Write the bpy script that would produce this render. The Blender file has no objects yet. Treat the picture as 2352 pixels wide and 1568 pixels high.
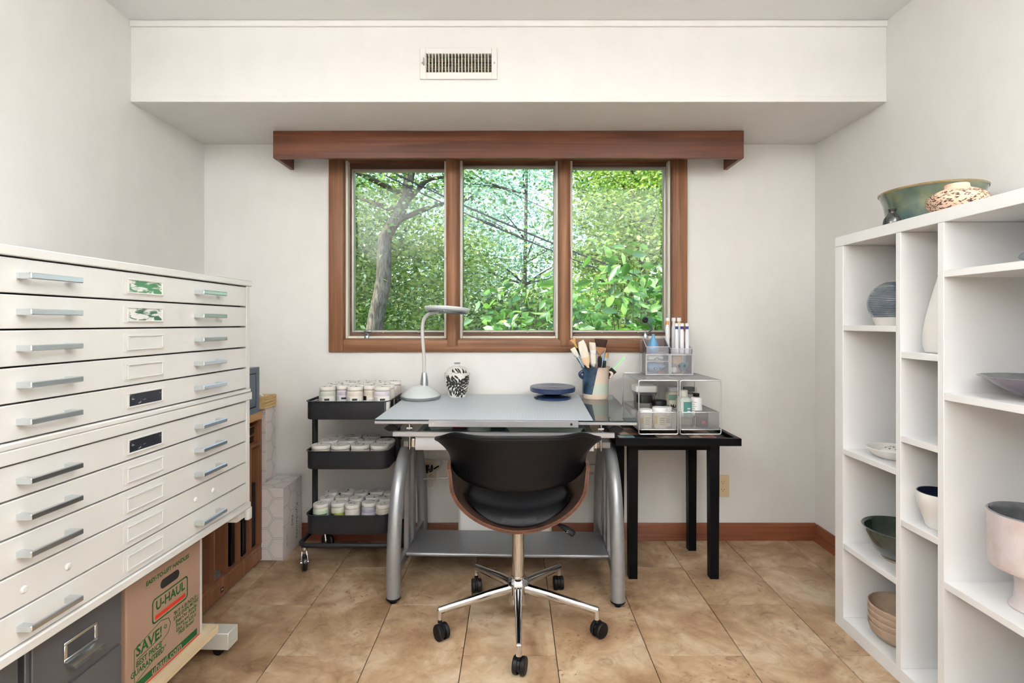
import bpy, bmesh, math, random
import numpy as np
from mathutils import Vector, Matrix, Euler

random.seed(7)
S = bpy.context.scene
C = S.collection
PI = math.pi
R = math.radians

# ------------------------------------------------------------------ camera
cam_d = bpy.data.cameras.new('camera')
cam = bpy.data.objects.new('camera', cam_d)
C.objects.link(cam)
cam.location = (0, 0, 1.145)
cam.rotation_euler = (R(90), 0, 0)
cam_d.sensor_fit = 'HORIZONTAL'
cam_d.sensor_width = 36
cam_d.lens = 1200 / 2352 * 36
cam_d.shift_x = -4 / 2352
cam_d.shift_y = -42 / 2352
cam_d.clip_start = 0.02
cam_d.clip_end = 200
S.camera = cam

# ------------------------------------------------------------------ sky, sun, lights, exposure
S.view_settings.view_transform = 'Standard'
S.view_settings.look = 'None'
S.view_settings.gamma = 1
S.view_settings.use_curve_mapping = False
S.view_settings.exposure = 0.0

W = bpy.data.worlds.new('world')
S.world = W
W.use_nodes = True
wn = W.node_tree
bg = wn.nodes['Background']
sky = wn.nodes.new('ShaderNodeTexSky')
sky.sky_type = 'NISHITA'
sky.sun_disc = False
sky.sun_elevation = R(52)
sky.sun_rotation = R(252)
sky.air_density = 1.0
sky.dust_density = 2.2
sky.ozone_density = 1.0
wn.links.new(sky.outputs[0], bg.inputs[0])
bg.inputs[1].default_value = 0.9

def light(name, kind, loc, rot, energy, color, **kw):
    d = bpy.data.lights.new(name, kind)
    d.energy = energy
    d.color = color
    for k, v in kw.items():
        setattr(d, k, v)
    o = bpy.data.objects.new(name, d)
    C.objects.link(o)
    o.location = loc
    o.rotation_euler = rot
    return o

# sun stands high behind the house, a little to the left
light('sun', 'SUN', (0, -5, 12), Euler((R(40), 0, R(-72))), 10.0, (1.0, 0.95, 0.85), angle=R(0.6))
# added fill: two unseen uplights behind the viewer, bounced off the ceiling
FILL_XY = [(-1.25, -0.30), (1.25, -0.30)]
for tx, ty in FILL_XY:
    light('added_fill_light', 'AREA', (tx, ty, 1.735), Euler((R(180), 0, 0)), 135, (0.965, 0.98, 1.0), shape='DISK', size=0.21)
LAMP_STRENGTH = 5.0

# ------------------------------------------------------------------ mesh helpers
def B():
    return bmesh.new()

def finish(name, bm, mat, parent=None, loc=None, rot=None, smooth=38, recalc=True):
    if recalc:
        bmesh.ops.recalc_face_normals(bm, faces=bm.faces[:])
    me = bpy.data.meshes.new(name)
    bm.to_mesh(me)
    bm.free()
    return from_mesh(name, me, mat, parent, loc, rot, smooth)

def from_mesh(name, me, mat, parent=None, loc=None, rot=None, smooth=None):
    if mat is not None:
        for m in (mat if isinstance(mat, (list, tuple)) else [mat]):
            me.materials.append(m)
    if smooth:
        me.polygons.foreach_set('use_smooth', [True] * len(me.polygons))
        me.set_sharp_from_angle(angle=R(smooth))
    o = bpy.data.objects.new(name, me)
    C.objects.link(o)
    if parent is not None:
        o.parent = parent
    if loc is not None:
        o.location = loc
    if rot is not None:
        o.rotation_euler = rot
    return o

def thing(name, label, cat, loc=(0, 0, 0), rz=0, group=None, rot=None):
    o = bpy.data.objects.new(name, None)
    o.empty_display_size = 0.05
    C.objects.link(o)
    o.location = loc
    o.rotation_euler = rot if rot is not None else (0, 0, rz)
    tag(o, label, cat, group)
    return o

def tag(o, label=None, cat=None, group=None, kind=None):
    if label: o['label'] = label
    if cat: o['category'] = cat
    if group: o['group'] = group
    if kind: o['kind'] = kind
    return o

def struct(name, bm, mat, **kw):
    o = finish(name, bm, mat, **kw)
    o['kind'] = 'structure'
    return o

def box(bm, x0, x1, y0, y1, z0, z1, bev=0.0, seg=2, m=None):
    M4 = Matrix.Translation(((x0 + x1) / 2, (y0 + y1) / 2, (z0 + z1) / 2)) @ Matrix.Diagonal((abs(x1 - x0), abs(y1 - y0), abs(z1 - z0), 1))
    if m is not None:
        M4 = m @ M4
    vs = bmesh.ops.create_cube(bm, size=1, matrix=M4)['verts']
    if bev > 0:
        es = set()
        for v in vs:
            es.update(v.link_edges)
        bmesh.ops.bevel(bm, geom=list(es), offset=bev, segments=seg, affect='EDGES', profile=0.5, clamp_overlap=True)

def ring(bm, pts):
    return [bm.verts.new(p) for p in pts]

def bridge(bm, a, b, closed=True):
    n = len(a)
    for i in range(n if closed else n - 1):
        j = (i + 1) % n
        try:
            bm.faces.new((a[i], a[j], b[j], b[i]))
        except ValueError:
            pass

def loft(bm, loops, cap0=True, cap1=True, closed=True, ringclose=False):
    rs = [ring(bm, l) for l in loops]
    for a, b in zip(rs, rs[1:]):
        bridge(bm, a, b, closed)
    if ringclose:
        bridge(bm, rs[-1], rs[0], closed)
    if cap0: bm.faces.new(rs[0])
    if cap1: bm.faces.new(rs[-1])
    return rs

def catmull(pts, n=6, closed=False):
    P = [Vector(p) for p in pts]
    out = []
    m = len(P)
    rng = range(m) if closed else range(m - 1)
    for i in rng:
        if closed:
            p0, p1, p2, p3 = P[(i - 1) % m], P[i], P[(i + 1) % m], P[(i + 2) % m]
        else:
            p0 = P[i - 1] if i > 0 else P[i] * 2 - P[i + 1]
            p1, p2 = P[i], P[i + 1]
            p3 = P[i + 2] if i + 2 < m else P[i + 1] * 2 - P[i]
        for k in range(n):
            t = k / n
            out.append(0.5 * ((2 * p1) + (p2 - p0) * t + (2 * p0 - 5 * p1 + 4 * p2 - p3) * t * t + (3 * p1 - p0 - 3 * p2 + p3) * t ** 3))
    if not closed:
        out.append(P[-1])
    return out

def frames(pts, closed=False):
    P = [Vector(p) for p in pts]
    n = len(P)
    T = []
    for i in range(n):
        a = P[(i - 1) % n] if (closed or i > 0) else P[i]
        b = P[(i + 1) % n] if (closed or i < n - 1) else P[i]
        T.append((b - a).normalized())
    up = Vector((0, 0, 1)) if abs(T[0].z) < 0.9 else Vector((0, 1, 0))
    nrm = (up - T[0] * up.dot(T[0])).normalized()
    out = []
    for i in range(n):
        nrm = (nrm - T[i] * nrm.dot(T[i]))
        nrm = nrm.normalized() if nrm.length > 1e-6 else T[i].orthogonal().normalized()
        out.append((P[i], nrm, T[i].cross(nrm)))
    return out

def tube(bm, pts, r, n=10, caps=True, closed=False, sx=1.0, sy=1.0):
    F = frames(pts, closed)
    rs = []
    for i, (p, a, b) in enumerate(F):
        rr = r[i] if isinstance(r, (list, tuple)) else r
        rs.append(ring(bm, [p + a * math.cos(2 * PI * k / n) * rr * sx + b * math.sin(2 * PI * k / n) * rr * sy for k in range(n)]))
    for a, b in zip(rs, rs[1:]):
        bridge(bm, a, b)
    if closed:
        bridge(bm, rs[-1], rs[0])
    elif caps:
        bm.faces.new(rs[0]); bm.faces.new(rs[-1])

def lathe(bm, prof, n=32, c=(0, 0, 0), m=None, rad=None):
    """revolve (r, z) pairs; rad(angle, r, z) may modulate the radius"""
    rs = []
    for r, z in prof:
        if r < 1e-6:
            p = Vector((c[0], c[1], c[2] + z))
            rs.append([bm.verts.new(m @ p if m else p)])
        else:
            L = []
            for k in range(n):
                a = 2 * PI * k / n
                rr = rad(a, r, z) if rad else r
                p = Vector((c[0] + rr * math.cos(a), c[1] + rr * math.sin(a), c[2] + z))
                L.append(bm.verts.new(m @ p if m else p))
            rs.append(L)
    for a, b in zip(rs, rs[1:]):
        if len(a) == 1 and len(b) == 1:
            continue
        if len(a) == 1:
            for k in range(n):
                bm.faces.new((a[0], b[k], b[(k + 1) % n]))
        elif len(b) == 1:
            for k in range(n):
                bm.faces.new((a[k], a[(k + 1) % n], b[0]))
        else:
            bridge(bm, a, b)

def cyl(bm, p0, p1, r, n=16, r2=None):
    tube(bm, [p0, p1], [r, r if r2 is None else r2], n)

def prism(bm, poly, axis, t0, t1):
    def P(a, b, t):
        return {'x': (t, a, b), 'y': (a, t, b), 'z': (a, b, t)}[axis]
    loft(bm, [[P(a, b, t0) for a, b in poly], [P(a, b, t1) for a, b in poly]])

def rrect(w, d, r, n=5, cx=0, cy=0):
    r = min(r, w / 2 - 1e-4, d / 2 - 1e-4)
    out = []
    for qx, qy, a0 in ((1, 1, 0), (-1, 1, 90), (-1, -1, 180), (1, -1, 270)):
        for k in range(n + 1):
            a = R(a0 + 90 * k / n)
            out.append((cx + qx * (w / 2 - r) + r * math.cos(a), cy + qy * (d / 2 - r) + r * math.sin(a)))
    return out

def shell_prof(outer, t):
    """thin-walled pot profile: outer (r,z) bottom to top, then back down inside"""
    inner = [(max(r - t, 0.0005), max(z, outer[0][1] + t)) for r, z in reversed(outer) if r > t * 1.2]
    return [(0, outer[0][1])] + outer + [(outer[-1][0] - t * 0.5, outer[-1][1] + t * 0.35)] + inner[1:] + [(0, outer[0][1] + t)]

def smooth_prof(pts, n=5):
    return [(max(p.x, 0.0), p.y) for p in catmull([(r, z, 0) for r, z in pts], n)]

def shear_z(bm, k, y0=0):
    for v in bm.verts:
        v.co.z += k * (v.co.y - y0)

def text_mesh(body, size, align='CENTER', extrude=0.0, bold=0.0, spacing=1.0, shear=0.0, sx=1.0, line=1.0):
    cu = bpy.data.curves.new('txt', 'FONT')
    cu.body = body
    cu.size = size
    cu.align_x = align
    cu.align_y = 'CENTER'
    cu.extrude = extrude
    cu.offset = bold
    cu.space_character = spacing
    cu.space_line = line
    cu.shear = shear
    cu.resolution_u = 2
    o = bpy.data.objects.new('txt', cu)
    C.objects.link(o)
    dg = bpy.context.evaluated_depsgraph_get()
    me = bpy.data.meshes.new_from_object(o.evaluated_get(dg))
    bpy.data.objects.remove(o)
    bpy.data.curves.remove(cu)
    if sx != 1.0:
        me.transform(Matrix.Diagonal((sx, 1, 1, 1)))
    me.materials.clear()
    return me

def copy_tree(o, parent=None, **kw):
    c = o.copy()
    C.objects.link(c)
    c.parent = parent
    for k, v in kw.items():
        setattr(c, k, v)
    for ch in list(o.children):
        copy_tree(ch, c)
    return c

# ------------------------------------------------------------------ materials
def srgb(r, g, b):
    f = lambda c: (c / 255 / 12.92) if c / 255 <= 0.04045 else ((c / 255 + 0.055) / 1.055) ** 2.4
    return (f(r), f(g), f(b), 1)

def N(nt, kind, **kw):
    n = nt.nodes.new(kind)
    for k, v in kw.items():
        setattr(n, k, v)
    return n

def ramp(nt, stops):
    n = nt.nodes.new('ShaderNodeValToRGB')
    e = n.color_ramp.elements
    e[0].position, e[0].color = stops[0]
    e[1].position, e[1].color = stops[-1]
    for p, c in stops[1:-1]:
        x = e.new(p)
        x.color = c
    return n

def mk(name, col, rough=0.5, metal=0.0, spec=0.5, coat=0.0, var=None, bump=None, scale=(1, 1, 1), alpha=None, emit=None, aniso=0, randoff=False):
    """var = (noise scale, second colour, lo, hi); bump = (scale, strength)"""
    m = bpy.data.materials.new(name)
    m.use_nodes = True
    nt = m.node_tree
    p = nt.nodes['Principled BSDF']
    p.inputs['Base Color'].default_value = col
    p.inputs['Roughness'].default_value = rough
    p.inputs['Metallic'].default_value = metal
    p.inputs['Specular IOR Level'].default_value = spec
    p.inputs['Coat Weight'].default_value = coat
    p.inputs['Coat Roughness'].default_value = 0.08
    if emit:
        p.inputs['Emission Color'].default_value = emit[0]
        p.inputs['Emission Strength'].default_value = emit[1]
    if var or bump:
        tc = N(nt, 'ShaderNodeTexCoord')
        mp = N(nt, 'ShaderNodeMapping')
        mp.inputs['Scale'].default_value = scale
        nt.links.new(tc.outputs['Object'], mp.inputs[0])
    if var:
        no = N(nt, 'ShaderNodeTexNoise')
        no.inputs['Scale'].default_value = var[0]
        no.inputs['Detail'].default_value = 6
        no.inputs['Roughness'].default_value = 0.6
        nt.links.new(mp.outputs[0], no.inputs['Vector'])
        rp = ramp(nt, [(var[2], col), (var[3], var[1])])
        nt.links.new(no.outputs[0], rp.inputs[0])
        nt.links.new(rp.outputs[0], p.inputs['Base Color'])
    if bump:
        nb = N(nt, 'ShaderNodeTexNoise')
        nb.inputs['Scale'].default_value = bump[0]
        nb.inputs['Detail'].default_value = 4
        nt.links.new(mp.outputs[0], nb.inputs['Vector'])
        bp = N(nt, 'ShaderNodeBump')
        bp.inputs['Strength'].default_value = bump[1]
        bp.inputs['Distance'].default_value = 0.002
        nt.links.new(nb.outputs[0], bp.inputs['Height'])
        nt.links.new(bp.outputs[0], p.inputs['Normal'])
    return m

def wood(name, c1, c2, c3, axis='x', rough=0.48, fine=26, coat=0.04):
    m = bpy.data.materials.new(name)
    m.use_nodes = True
    nt = m.node_tree
    p = nt.nodes['Principled BSDF']
    p.inputs['Roughness'].default_value = rough
    p.inputs['Specular IOR Level'].default_value = 0.3
    p.inputs['Coat Weight'].default_value = coat
    p.inputs['Coat Roughness'].default_value = 0.25
    tc = N(nt, 'ShaderNodeTexCoord')
    sc = {'x': (0.6, fine, fine), 'y': (fine, 0.6, fine), 'z': (fine, fine, 0.6)}[axis]
    mp = N(nt, 'ShaderNodeMapping'); mp.inputs['Scale'].default_value = sc
    nt.links.new(tc.outputs['Object'], mp.inputs[0])
    no = N(nt, 'ShaderNodeTexNoise'); no.inputs['Scale'].default_value = 1.6; no.inputs['Detail'].default_value = 7; no.inputs['Roughness'].default_value = 0.62; no.inputs['Distortion'].default_value = 0.9
    nt.links.new(mp.outputs[0], no.inputs['Vector'])
    rp = ramp(nt, [(0.28, c1), (0.5, c2), (0.72, c3)])
    nt.links.new(no.outputs[0], rp.inputs[0])
    mp2 = N(nt, 'ShaderNodeMapping')
    mp2.inputs['Scale'].default_value = {'x': (1.2, 7, 7), 'y': (7, 1.2, 7), 'z': (7, 7, 1.2)}[axis]
    nt.links.new(tc.outputs['Object'], mp2.inputs[0])
    n2 = N(nt, 'ShaderNodeTexNoise'); n2.inputs['Scale'].default_value = 1.4; n2.inputs['Detail'].default_value = 3
    nt.links.new(mp2.outputs[0], n2.inputs['Vector'])
    r2 = ramp(nt, [(0.3, (0.72, 0.70, 0.68, 1)), (0.7, (1.12, 1.1, 1.08, 1))])
    nt.links.new(n2.outputs[0], r2.inputs[0])
    mx = N(nt, 'ShaderNodeMix', data_type='RGBA', blend_type='MULTIPLY')
    mx.inputs[0].default_value = 1
    nt.links.new(rp.outputs[0], mx.inputs[6]); nt.links.new(r2.outputs[0], mx.inputs[7])
    nt.links.new(mx.outputs[2], p.inputs['Base Color'])
    bp = N(nt, 'ShaderNodeBump'); bp.inputs['Strength'].default_value = 0.08; bp.inputs['Distance'].default_value = 0.001
    nt.links.new(no.outputs[0], bp.inputs['Height']); nt.links.new(bp.outputs[0], p.inputs['Normal'])
    return m

def clear(name, tint, refl=1.0, rough=0.03, haze=0.0, hazecol=(1, 1, 1, 1), ior=1.45):
    """thin clear sheet: see-through with Fresnel reflection and an optional milky share"""
    m = bpy.data.materials.new(name)
    m.use_nodes = True
    nt = m.node_tree
    nt.nodes.remove(nt.nodes['Principled BSDF'])
    out = nt.nodes['Material Output']
    tr = N(nt, 'ShaderNodeBsdfTransparent'); tr.inputs[0].default_value = tint
    gl = N(nt, 'ShaderNodeBsdfGlossy'); gl.inputs['Roughness'].default_value = rough; gl.inputs[0].default_value = (refl, refl, refl, 1)
    fr = N(nt, 'ShaderNodeFresnel'); fr.inputs[0].default_value = ior
    base = tr
    if haze > 0:
        df = N(nt, 'ShaderNodeBsdfDiffuse'); df.inputs[0].default_value = hazecol
        mh = N(nt, 'ShaderNodeMixShader'); mh.inputs[0].default_value = haze
        nt.links.new(tr.outputs[0], mh.inputs[1]); nt.links.new(df.outputs[0], mh.inputs[2])
        base = mh
    mx = N(nt, 'ShaderNodeMixShader')
    nt.links.new(fr.outputs[0], mx.inputs[0]); nt.links.new(base.outputs[0], mx.inputs[1]); nt.links.new(gl.outputs[0], mx.inputs[2])
    nt.links.new(mx.outputs[0], out.inputs[0])
    return m

M = {}
M['wall'] = mk('wall_paint', srgb(232, 230, 227), 0.75, spec=0.25, var=(9, srgb(228, 226, 222), 0.35, 0.7), bump=(320, 0.12), scale=(1, 1, 0.6))
M['ceiling'] = mk('ceiling_paint', srgb(229, 229, 227), 0.85, spec=0.2, bump=(60, 0.05))
M['wood'] = wood('stained_wood_horizontal', srgb(96, 62, 41), srgb(128, 88, 61), srgb(154, 113, 82), 'x')
M['woodz'] = wood('stained_wood_vertical', srgb(96, 62, 41), srgb(128, 88, 61), srgb(154, 113, 82), 'z')
M['valance'] = wood('reddish_cedar', srgb(70, 37, 22), srgb(94, 52, 33), srgb(114, 68, 45), 'x', rough=0.36)
M['valancey'] = wood('reddish_cedar_end', srgb(70, 37, 22), srgb(94, 52, 33), srgb(114, 68, 45), 'y', rough=0.36)
M['basex'] = wood('baseboard_wood_x', srgb(98, 52, 33), srgb(122, 70, 46), srgb(138, 84, 58), 'x', rough=0.4)
M['basey'] = wood('baseboard_wood_y', srgb(98, 52, 33), srgb(122, 70, 46), srgb(138, 84, 58), 'y', rough=0.4)
M['sash'] = wood('aged_sash_wood', srgb(78, 56, 44), srgb(104, 78, 62), srgb(122, 96, 80), 'x', rough=0.5)
M['screen_alu'] = mk('screen_aluminium', srgb(176, 172, 164), 0.4, metal=0.5)
M['liner'] = mk('pale_jamb_liner', srgb(226, 221, 208), 0.3)
M['pane'] = clear('window_glass', (0.97, 0.985, 0.975, 1), refl=0.45, rough=0.01)
M['glass'] = clear('desk_glass', (0.80, 0.90, 0.90, 1), refl=1.0, rough=0.02, haze=0.10, hazecol=srgb(190, 215, 222), ior=1.6)
M['glass_edge'] = mk('dark_glass_edge', srgb(18, 42, 48), 0.1)
M['traypane'] = clear('aqua_tray_glass', (0.82, 0.95, 0.94, 1), refl=1.0, rough=0.03, haze=0.45, hazecol=srgb(196, 232, 232), ior=1.5)
M['acrylic'] = clear('clear_acrylic', (0.995, 0.995, 1.0, 1), refl=1.0, rough=0.02, haze=0.13, hazecol=srgb(240, 242, 252))
M['acrylic_edge'] = clear('acrylic_edge_glint', (0.99, 0.99, 1.0, 1), refl=1.0, rough=0.15, haze=0.65, hazecol=srgb(252, 252, 255))  # milky white paints the glint along the acrylic edges
M['clearpot'] = clear('clear_plastic_pot', (0.975, 0.975, 0.975, 1), refl=0.9, rough=0.05, haze=0.25, hazecol=srgb(200, 196, 192))
M['lens'] = clear('magnifier_lens', (0.92, 0.96, 0.97, 1), refl=1.0, rough=0.01, haze=0.1, hazecol=srgb(225, 235, 240))
M['white'] = mk('white_satin', srgb(238, 238, 236), 0.35)
M['laminate'] = mk('white_laminate', srgb(240, 240, 240), 0.38, spec=0.45)
M['filewhite'] = mk('enamelled_steel', srgb(219, 218, 215), 0.24, spec=0.55, var=(3, srgb(215, 214, 210), 0.3, 0.7), bump=(40, 0.015))
M['gap_shade'] = mk('painted_gap_shade', srgb(22, 22, 22), 0.8)  # near-black that paints the shade inside gaps and openings
M['chrome'] = mk('chrome', srgb(214, 216, 218), 0.10, metal=1.0)
M['pull'] = mk('satin_chrome_pull', srgb(222, 230, 234), 0.26, metal=1.0)
M['silver'] = mk('silver_powder_coat', srgb(158, 160, 163), 0.36, metal=0.55, var=(60, srgb(150, 152, 155), 0.3, 0.7))
M['alu'] = mk('anodised_rail', srgb(176, 175, 178), 0.34, metal=0.45)
M['black'] = mk('black_plastic', srgb(16, 16, 18), 0.5, spec=0.25)
M['blackgloss'] = mk('black_gloss', srgb(12, 12, 13), 0.15, coat=0.3)
M['blackwood'] = mk('black_painted_wood', srgb(6, 6, 9), 0.42, spec=0.12, var=(14, srgb(12, 12, 15), 0.4, 0.7))
M['leather'] = mk('black_leather', srgb(8, 9, 12), 0.38, spec=0.22, bump=(420, 0.12))
M['walnut'] = wood('walnut_veneer', srgb(36, 24, 19), srgb(50, 34, 27), srgb(64, 45, 35), 'y', rough=0.35)
M['walnut_edge'] = mk('plywood_edge', srgb(112, 66, 42), 0.45, var=(8, srgb(66, 38, 24), 0.42, 0.6), scale=(2, 2, 60))
M['cart'] = mk('dark_grey_steel', srgb(40, 41, 45), 0.45, spec=0.3)
M['lid'] = mk('white_jar_lid', srgb(226, 222, 216), 0.4)
M['ink'] = mk('black_marker', srgb(24, 24, 24), 0.6)
M['rubber'] = mk('rubber_tread', srgb(14, 14, 15), 0.35)
M['cardboard'] = mk('brown_cardboard', srgb(160, 132, 113), 0.85, spec=0.1, var=(5, srgb(150, 121, 102), 0.35, 0.7))
M['cartonwhite'] = mk('white_cardboard', srgb(226, 218, 214), 0.8, spec=0.1, var=(6, srgb(217, 208, 203), 0.35, 0.7), bump=(90, 0.1), scale=(0.2, 0.2, 1))
M['printgreen'] = mk('green_print', srgb(40, 88, 46), 0.8, spec=0.1)
M['printred'] = mk('red_print', srgb(196, 58, 40), 0.8, spec=0.1)
M['printblue'] = mk('grey_blue_print', srgb(126, 142, 150), 0.8, spec=0.1)
M['greysteel'] = mk('charcoal_steel', srgb(84, 85, 88), 0.38, var=(6, srgb(78, 79, 82), 0.3, 0.7))
M['plypale'] = wood('pale_plywood', srgb(196, 176, 140), srgb(214, 196, 162), srgb(224, 208, 178), 'y', rough=0.55)
M['organiser'] = wood('organiser_wood', srgb(104, 66, 46), srgb(124, 82, 58), srgb(140, 98, 72), 'z', rough=0.5)
M['organiser_top'] = wood('light_top_wood', srgb(176, 132, 84), srgb(192, 148, 98), srgb(204, 164, 116), 'y', rough=0.5)
M['slate'] = mk('slate_enamel', srgb(86, 100, 112), 0.4)
M['pine'] = mk('pine_block', srgb(206, 176, 122), 0.6, var=(16, srgb(178, 142, 86), 0.45, 0.6), scale=(1, 0.2, 1))
M['gold'] = mk('brass_rim', srgb(190, 160, 90), 0.3, metal=0.9)

# ------------------------------------------------------------------ room shell
XL, XR, YB, YR, ZC = -1.641, 1.597, 2.77, -1.4, 2.44
SOF_Y, SOF_Z = 2.24, 2.092

def floor_material():
    m = bpy.data.materials.new('travertine_tile')
    m.use_nodes = True
    nt = m.node_tree
    p = nt.nodes['Principled BSDF']
    tc = N(nt, 'ShaderNodeTexCoord')
    oi = N(nt, 'ShaderNodeObjectInfo')
    mul = N(nt, 'ShaderNodeVectorMath', operation='SCALE')
    comb = N(nt, 'ShaderNodeCombineXYZ')
    nt.links.new(oi.outputs['Random'], comb.inputs[0]); nt.links.new(oi.outputs['Random'], comb.inputs[2])
    nt.links.new(comb.outputs[0], mul.inputs[0]); mul.inputs['Scale'].default_value = 37
    add = N(nt, 'ShaderNodeVectorMath', operation='ADD')
    nt.links.new(tc.outputs['Object'], add.inputs[0]); nt.links.new(mul.outputs[0], add.inputs[1])
    def noise(sc, det, ro, dist=0.0):
        n = N(nt, 'ShaderNodeTexNoise')
        n.inputs['Scale'].default_value = sc; n.inputs['Detail'].default_value = det
        n.inputs['Roughness'].default_value = ro; n.inputs['Distortion'].default_value = dist
        nt.links.new(add.outputs[0], n.inputs['Vector'])
        return n
    n1 = noise(4.2, 8, 0.62, 0.5)
    r1 = ramp(nt, [(0.28, srgb(114, 86, 62)), (0.42, srgb(148, 119, 91)), (0.54, srgb(172, 146, 117)), (0.72, srgb(200, 182, 158))])
    nt.links.new(n1.outputs[0], r1.inputs[0])
    n2 = noise(11, 9, 0.7, 1.2)
    r2 = ramp(nt, [(0.32, (0.50, 0.42, 0.34, 1)), (0.43, (0.88, 0.84, 0.80, 1)), (0.58, (1.05, 1.04, 1.03, 1))])
    nt.links.new(n2.outputs[0], r2.inputs[0])
    n3 = noise(48, 5, 0.65, 0.6)
    n4 = noise(3.0, 3, 0.5)
    r3 = ramp(nt, [(0.33, (0.45, 0.36, 0.28, 1)), (0.42, (1, 1, 1, 1))])
    nt.links.new(n3.outputs[0], r3.inputs[0])
    r4 = ramp(nt, [(0.48, (0, 0, 0, 1)), (0.62, (1, 1, 1, 1))])
    nt.links.new(n4.outputs[0], r4.inputs[0])
    m1 = N(nt, 'ShaderNodeMix', data_type='RGBA', blend_type='MULTIPLY'); m1.inputs[0].default_value = 0.8
    nt.links.new(r1.outputs[0], m1.inputs[6]); nt.links.new(r2.outputs[0], m1.inputs[7])
    m2 = N(nt, 'ShaderNodeMix', data_type='RGBA', blend_type='MULTIPLY')
    nt.links.new(r4.outputs[0], m2.inputs[0])
    nt.links.new(m1.outputs[2], m2.inputs[6]); nt.links.new(r3.outputs[0], m2.inputs[7])
    nt.links.new(m2.outputs[2], p.inputs['Base Color'])
    p.inputs['Roughness'].default_value = 0.42
    p.inputs['Specular IOR Level'].default_value = 0.4
    bp = N(nt, 'ShaderNodeBump'); bp.inputs['Strength'].default_value = 0.12; bp.inputs['Distance'].default_value = 0.002
    nt.links.new(n2.outputs[0], bp.inputs['Height']); nt.links.new(bp.outputs[0], p.inputs['Normal'])
    return m
M['tile'] = floor_material()
M['grout'] = mk('tile_joint', srgb(58, 42, 30), 0.9)

bm = B(); box(bm, XL - 0.1, XR + 0.1, YR - 0.1, YB + 0.12, -0.06, -0.004)
floor = struct('floor', bm, M['grout'], smooth=None)
TW, TL, GAP = 0.3226, 0.650, 0.0028
tile_cache = {}
k0 = math.floor((XL + 0.176) / TW)
for k in range(k0, k0 + 13):
    x0, x1 = -0.176 + k * TW, -0.176 + (k + 1) * TW
    x0c, x1c = max(x0, XL), min(x1, XR)
    if x1c - x0c < 0.01: continue
    off = 1.801 if k % 2 == 0 else 2.126
    j = -6
    while True:
        y0, y1 = off + j * TL, off + (j + 1) * TL
        j += 1
        if y0 > YB: break
        y0c, y1c = max(y0, YR), min(y1, YB)
        if y1c - y0c < 0.02: continue
        w, d = x1c - x0c - GAP, y1c - y0c - GAP
        key = (round(w, 3), round(d, 3))
        if key not in tile_cache:
            bm = B(); box(bm, -w / 2, w / 2, -d / 2, d / 2, -0.004, 0.0, 0.0006, 1)
            o = finish('tile', bm, M['tile'], floor, smooth=None)
            tile_cache[key] = o.data
        else:
            o = bpy.data.objects.new('tile', tile_cache[key]); C.objects.link(o); o.parent = floor
        o.location = ((x0c + x1c) / 2, (y0c + y1c) / 2, 0)

bm = B(); box(bm, XL - 0.12, XL, YR - 0.12, YB + 0.15, 0, ZC + 0.1); struct('wall_left', bm, M['wall'], smooth=None)
bm = B(); box(bm, XR, XR + 0.12, YR - 0.12, YB + 0.15, 0, ZC + 0.1); struct('wall_right', bm, M['wall'], smooth=None)
# back wall with the window opening
OX0, OX1, OZ0, OZ1 = -0.93, 0.868, 1.03, 2.05
bm = B()
box(bm, XL, OX0, YB, YB + 0.15, 0, ZC + 0.1); box(bm, OX1, XR, YB, YB + 0.15, 0, ZC + 0.1)
box(bm, OX0, OX1, YB, YB + 0.15, 0, OZ0); box(bm, OX0, OX1, YB, YB + 0.15, OZ1, ZC + 0.1)
struct('wall_back', bm, M['wall'], smooth=None)
bm = B(); box(bm, XL, XR, YR - 0.12, YR, 0, ZC + 0.1); struct('wall_rear', bm, M['wall'], smooth=None)
bm = B(); box(bm, XL - 0.12, XR + 0.12, YR - 0.12, YB + 0.15, ZC, ZC + 0.1); struct('ceiling', bm, M['ceiling'], smooth=None)
# boxed soffit above the window with its register opening
VX0, VX1, VZ0, VZ1 = -0.375, -0.093, 2.218, 2.298
bm = B()
box(bm, XL, VX0, SOF_Y, YB, SOF_Z, ZC); box(bm, VX1, XR, SOF_Y, YB, SOF_Z, ZC)
box(bm, VX0, VX1, SOF_Y, YB, SOF_Z, VZ0); box(bm, VX0, VX1, SOF_Y, YB, VZ1, ZC)
box(bm, VX0, VX1, SOF_Y + 0.12, YB, VZ0, VZ1)
struct('soffit', bm, M['wall'], smooth=None)
bm = B()
box(bm, XL, XR, SOF_Y - 0.010, SOF_Y, ZC - 0.027, ZC - 0.001, 0.003)
struct('trim_1', bm, M['wall'])
bm = B()
box(bm, XL, XR, SOF_Y - 0.003, SOF_Y, SOF_Z + 0.0005, SOF_Z + 0.024, 0.001, 1)
struct('trim_2', bm, M['wall'])
# baseboards
def baseboard(name, poly_to):
    bm = B(); poly_to(bm); struct(name, bm, M['basey' if 'back' not in name else 'basex'])
bb = [(0, 0), (0.020, 0), (0.020, 0.010), (0.013, 0.020), (0.013, 0.080), (0.009, 0.088), (0, 0.088)]
baseboard('baseboard_back', lambda bm: prism(bm, [(YB - a, z) for a, z in bb], 'x', XL + 0.001, XR - 0.001))
baseboard('baseboard_right', lambda bm: prism(bm, [(XR - a, z) for a, z in bb], 'y', YR, YB - 0.021))
baseboard('baseboard_left', lambda bm: prism(bm, [(XL + a, z) for a, z in bb], 'y', YR, YB - 0.021))

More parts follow.
